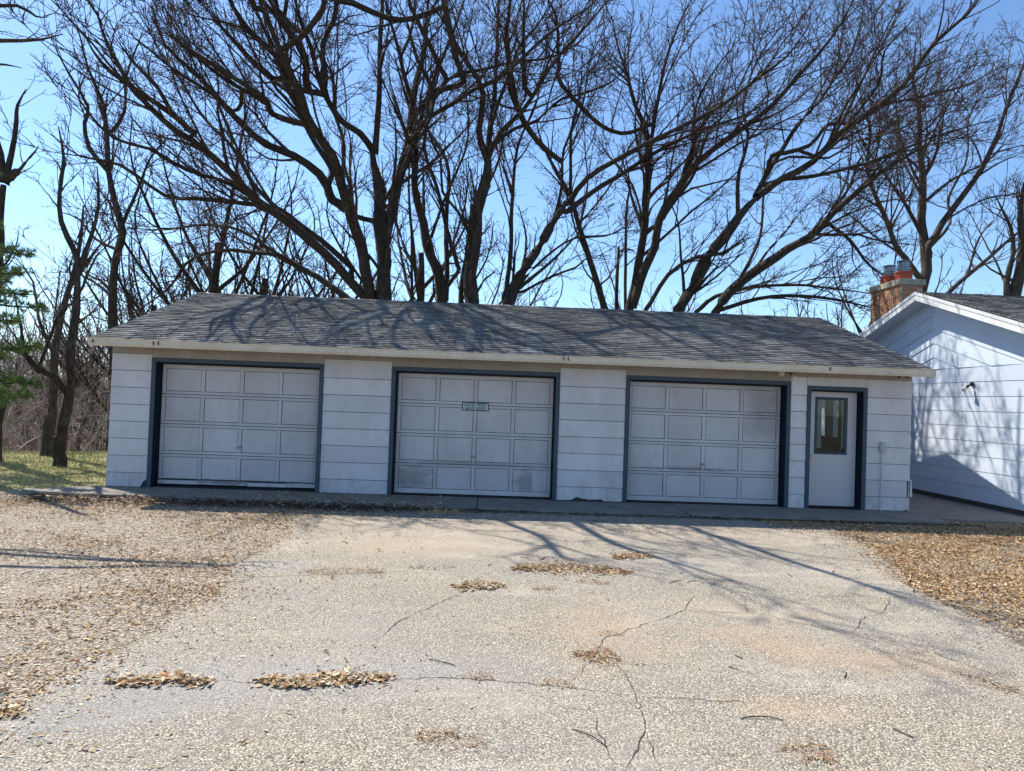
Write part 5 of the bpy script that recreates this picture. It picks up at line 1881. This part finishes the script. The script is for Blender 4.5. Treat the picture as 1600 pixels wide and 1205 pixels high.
# crumbs and broken leaf bits over both yards and spilling across the driveway edges
def dc_(x, y):
    ind = in_poly(x, y, dp)
    e = np.minimum(np.abs(fnoise(x * .7, y * .9, 91, 4) - .5) * 4, 1)
    return np.where(ind, .02 + .6 * np.exp(-edge_dist(x, y) / .28) + .12 * np.exp(-edge_dist(x, y) / .9), .5 + .5 * (1 - e)) * away(x, y) * np.where((y > -.9), .2, 1) * np.where(on_apron(x, y), .1, 1)
x, y = scatter(110000, -9.5, 14.5, -10.0, 1.0, dc_)
zz = np.where(in_poly(x, y, dp), -.035, terrain(x, y) + .002) + gl_.random(len(x)) * .003
a_ = gl_.random(len(x)) * 6.28; r_ = .006 + .010 * gl_.random(len(x))
c_, s_ = np.cos(a_) * r_, np.sin(a_) * r_
o_ = np.stack([x, y, zz], -1)
V = np.stack([o_ + np.stack([c_, s_, 0 * x], -1), o_ + np.stack([-s_ * .6, c_ * .6, r_ * .5 * gl_.random(len(x))], -1), o_ + np.stack([-c_, -s_, r_ * .3 * gl_.random(len(x))], -1), o_ + np.stack([s_ * .6, -c_ * .6, 0 * x], -1)], 1).reshape(-1, 3)
F = (np.arange(len(x))[:, None, None] * 4 + np.array([[0, 1, 2], [0, 2, 3]])[None]).reshape(-1, 3)
tag(np_mesh("leaf_crumbs", V, F, LM, mi=np.repeat(gl_.choice(5, len(x), p=[.25, .30, .15, .05, .25]), 2)), "fine broken leaf bits over the yards and driveway edges", "litter", kind="stuff")

# clumps caught in the cracks
CL = [((170, 1064), (330, 1066), .06, 480, "long strip of pale dead leaves in the crack nearest the lower left edge", 0),
      ((400, 1070), (605, 1063), .065, 800, "longest strip of brown dead leaves lying in the crack left of centre", 0),
      ((725, 1058), (770, 1061), .05, 90, "small clump of dry debris in the crack at the middle of the driveway", 1),
      ((842, 1070), (895, 1074), .05, 100, "small wedge of dry debris right of the middle clump in the same crack", 1),
      ((648, 1152), (712, 1160), .10, 200, "loose patch of rusty twigs and needles near the bottom centre", 1),
      ((732, 1152), (752, 1166), .08, 60, "faint scrap of needles beside the loose rusty patch", 1),
      ((905, 1028), (960, 1022), .13, 600, "curved heap of straw and needles where the long crack bends", 1),
      ((940, 992), (975, 990), .06, 60, "thin scrap of straw above the curved heap", 1),
      ((800, 888), (985, 893), .19, 1500, "largest golden brown drift of leaves on the driveway under the branch shadows", 2),
      ((960, 873), (1015, 868), .14, 450, "brown drift tail reaching up from the largest drift", 2),
      ((905, 911), (950, 910), .08, 120, "dark clump just below the largest drift", 1),
      ((708, 918), (790, 918), .12, 400, "pale straw drift left of the largest drift", 0),
      ((830, 921), (872, 920), .07, 130, "compact straw clump directly below the largest drift", 1),
      ((640, 887), (712, 888), .06, 130, "thin line of brown leaves crossing the crack left of the straw drift", 1),
      ((480, 892), (600, 896), .12, 500, "sparse rusty leaf line near the leaf covered yard edge", 1),
      ((960, 832), (1045, 832), .07, 170, "flat rusty streak of leaves below the middle pier shade", 1),
      ((1512, 1055), (1580, 1085), .10, 190, "brown twiggy clump near the right edge of the driveway", 1),
      ((1225, 1168), (1300, 1195), .10, 220, "dark brown litter streak at the lower right", 1),
      ((0, 1122), (30, 1110), .08, 90, "tan leaves at the lower left corner of the driveway", 0),
      ((655, 805), (718, 803), .05, 150, "dry upright grass tuft at the shade edge before the middle door", 3)]
for (a, b, wd, nn_, lab, kd) in CL:
    A = np.array(gp(*a)[:2]); B = np.array(gp(*b)[:2])
    u = gl_.random(nn_)
    env = np.sqrt(np.clip(1 - (2 * u - 1) ** 2, .05, 1))
    tg = (B - A) / np.linalg.norm(B - A); nr = np.array([-tg[1], tg[0]])
    off_ = gl_.normal(0, .5, nn_) * wd * env * (1 + .8 * fnoise(u * 7, u * 0, int(wd * 1000) + nn_, 3))
    p = A + (B - A) * u[:, None] + nr * off_[:, None] + gl_.normal(0, .012, (nn_, 2)) * (1 + 3 * (gl_.random(nn_) > .8))[:, None]
    p += nr * ((fnoise(u * 3, u * 0 + 2, nn_, 3) - .5) * wd * 1.6)[:, None]
    z_ = -.034 + gl_.random(nn_) * .016 * env
    if kd == 3:
        K_ = 5
        P = np.zeros((nn_, K_, 3)); P[:, 0, :2] = p; P[:, 0, 2] = -.035
        dv = gl_.normal(0, .35, (nn_, 3)); dv[:, 2] = 1
        hs = .03 + .10 * gl_.random(nn_) * env
        for k in range(1, K_):
            dv = dv + gl_.normal(0, .15, (nn_, 3)); dv /= np.linalg.norm(dv, axis=1, keepdims=True)
            P[:, k] = P[:, k - 1] + dv * (hs / (K_ - 1))[:, None]
        V, F = tubes(P, np.full((nn_, K_), .0016), 3)
        o = np_mesh("grass_tuft", V, F, "leaf_tan")
        tag(o, lab, "grass tuft")
        continue
    szs = {0: .040, 1: .034, 2: .042}[kd]
    slim = {0: .5, 1: .16, 2: .35}[kd]
    wt = {0: [.38, .25, .25, .04, .08], 1: [.25, .35, .12, .16, .12], 2: [.34, .36, .12, .10, .08]}[kd]
    leaf_mesh("leaf_clump", p[:, 0], p[:, 1], z_, szs, LM, wt, gl_, kind="stuff", label=lab, cat="leaf clump", slim=slim, up=.3)

# odd leaves and crumbs over the whole drive
x, y = scatter(9000, -6, 12, -10.5, -1.2, lambda x, y: in_poly(x, y, dp) * (.10 + .5 * (fnoise(x * 1.1, y * 1.3, 51, 4) > .58)))
leaf_mesh("litter_scraps", x, y, np.full(len(x), -.0345), .022, LM, [.15, .45, .05, .15, .2], gl_, label="scattered crumbs of brown leaf and bark on the pale asphalt", cat="litter", slim=.35)
# loose stones
n = 9000
x, y = scatter(n * 4, -9, 12, -10.5, -1.1, lambda x, y: np.where(in_poly(x, y, dp), .04 + .9 * np.exp(-edge_dist(x, y) / .22), .35))
zz = np.where(in_poly(x, y, dp), -.036, terrain(x, y))
rr = .004 + .009 * gl_.random(len(x)) ** 2
o8 = np.array([[1, 0, 0], [0, 1, 0], [-1, 0, 0], [0, -1, 0], [0, 0, .8]])
V = (o8[None] * rr[:, None, None] * (0.7 + .6 * gl_.random((len(x), 5, 1))) + np.stack([x, y, zz], -1)[:, None]).reshape(-1, 3)
F = (np.arange(len(x))[:, None, None] * 5 + np.array([[0, 1, 4], [1, 2, 4], [2, 3, 4], [3, 0, 4]])[None]).reshape(-1, 3)
tag(np_mesh("gravel", V, F, "cap_concrete"), "small loose stones on the drive and the yard", "gravel", kind="stuff")
# twigs dropped from the oaks
nT = 260
x, y = scatter(nT * 3, -8.5, 12, -8.5, -1.2, lambda x, y: np.where(in_poly(x, y, dp), .12, .6) * away(x, y))
nT = len(x)
P = np.zeros((nT, 5, 3)); P[:, 0] = np.stack([x, y, np.where(in_poly(x, y, dp), -.03, terrain(x, y) + .015)], -1)
a_ = gl_.random(nT) * 6.28; ls = .05 + .22 * gl_.random(nT) ** 2
for k in range(1, 5):
    a_ = a_ + gl_.normal(0, .35, nT)
    P[:, k] = P[:, k - 1] + np.stack([np.cos(a_), np.sin(a_), gl_.random(nT) * .1 * (1 if k < 3 else -1)], -1) * (ls / 4)[:, None]
V, F = tubes(P, np.full((nT, 5), .0035), 3)
tag(np_mesh("fallen_twigs", V, F, "bark_grey"), "thin fallen twigs scattered over the yard and drive", "twigs", kind="stuff")

# leaves and sticks on the garage roof and in the gutter
nL = 130
u = RX0 + (RX1 - RX0) * gl_.random(nL); vv = SLEN * gl_.random(nL) ** 1.3
pp = np.array([roof_pt(a, b, .016) for a, b in zip(u, vv)])
leaf_mesh("roof_leaves", pp[:, 0], pp[:, 1], pp[:, 2] + .004, .05, LM, [.3, .2, .4, .05, .05], gl_, label="few pale dead leaves stuck on the garage shingles", cat="leaves", up=.2)
nL = 160
u = RX0 + (RX1 - RX0) * gl_.random(nL) ** .8
leaf_mesh("gutter_leaves", u, np.full(nL, gy - .045) + gl_.normal(0, .012, nL), np.full(nL, 2.452) + gl_.random(nL) * .02, .05, LM, [.3, .3, .2, .1, .1], gl_, label="dead leaves lying in the garage gutter", cat="leaves")

# soil heap and leaves in the shade of the first door
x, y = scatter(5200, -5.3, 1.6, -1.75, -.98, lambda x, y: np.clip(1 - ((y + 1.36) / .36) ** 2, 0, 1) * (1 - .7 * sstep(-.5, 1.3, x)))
leaf_mesh("leaf_drift", x, y, np.full(len(x), -.035) + gl_.random(len(x)) * .045, .06, ["leaf_tan", "leaf_brown", "leaf_dark"], [.06, .16, .78], gl_, label="dark leaf drift along the apron before the first garage door", cat="leaves")  # most leaves here take the near-black leaf colour

# dark leaf strip that paints a shadow gap along the slabs' front edge
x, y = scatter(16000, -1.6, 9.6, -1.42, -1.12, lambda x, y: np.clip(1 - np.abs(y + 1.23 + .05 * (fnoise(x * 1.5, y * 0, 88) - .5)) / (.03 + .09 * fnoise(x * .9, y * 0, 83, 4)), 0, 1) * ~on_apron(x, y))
leaf_mesh("shadow_gap_litter", x, y, np.full(len(x), -.034) + gl_.random(len(x)) * .012, .035, ["leaf_dark", "leaf_brown"], [.85, .15], gl_, label="dark litter drawn as the shadow gap along the front edge of the apron", cat="litter")

# lawn grass
nG = 90000
x = -26 + 22.5 * gl_.random(nG); y = -1.6 + 9.5 * gl_.random(nG)
k = ((x < -4.95) | (y > 7.5)) & (gl_.random(nG) < np.clip((y + 1.2 + (fnoise(x, y, 71) - .5) * 2.5) / 1.2, 0, 1))
x, y = x[k], y[k]; nG = len(x)
z_ = terrain(x, y)
a_ = gl_.random(nG) * 6.28; hgt_ = .03 + .05 * gl_.random(nG)
lean = gl_.normal(0, .03, (nG, 2))
b0 = np.stack([x, y, z_], -1)
sdv = np.stack([np.cos(a_), np.sin(a_), np.zeros(nG)], -1) * .006
V = np.stack([b0 - sdv, b0 + sdv, b0 + np.stack([lean[:, 0], lean[:, 1], hgt_], -1)], 1).reshape(-1, 3)
F = np.arange(nG * 3).reshape(-1, 3)
tuft = fnoise(x * .7, y * .7, 77)
mi = ((gl_.random(nG) + (tuft - .5) * 1.2) < .42).astype(int)
tag(np_mesh("grass", V, F, ["blade_straw", "blade_green"], mi=mi), "short patchy spring grass on the lawn beside the garage", "grass", kind="stuff")
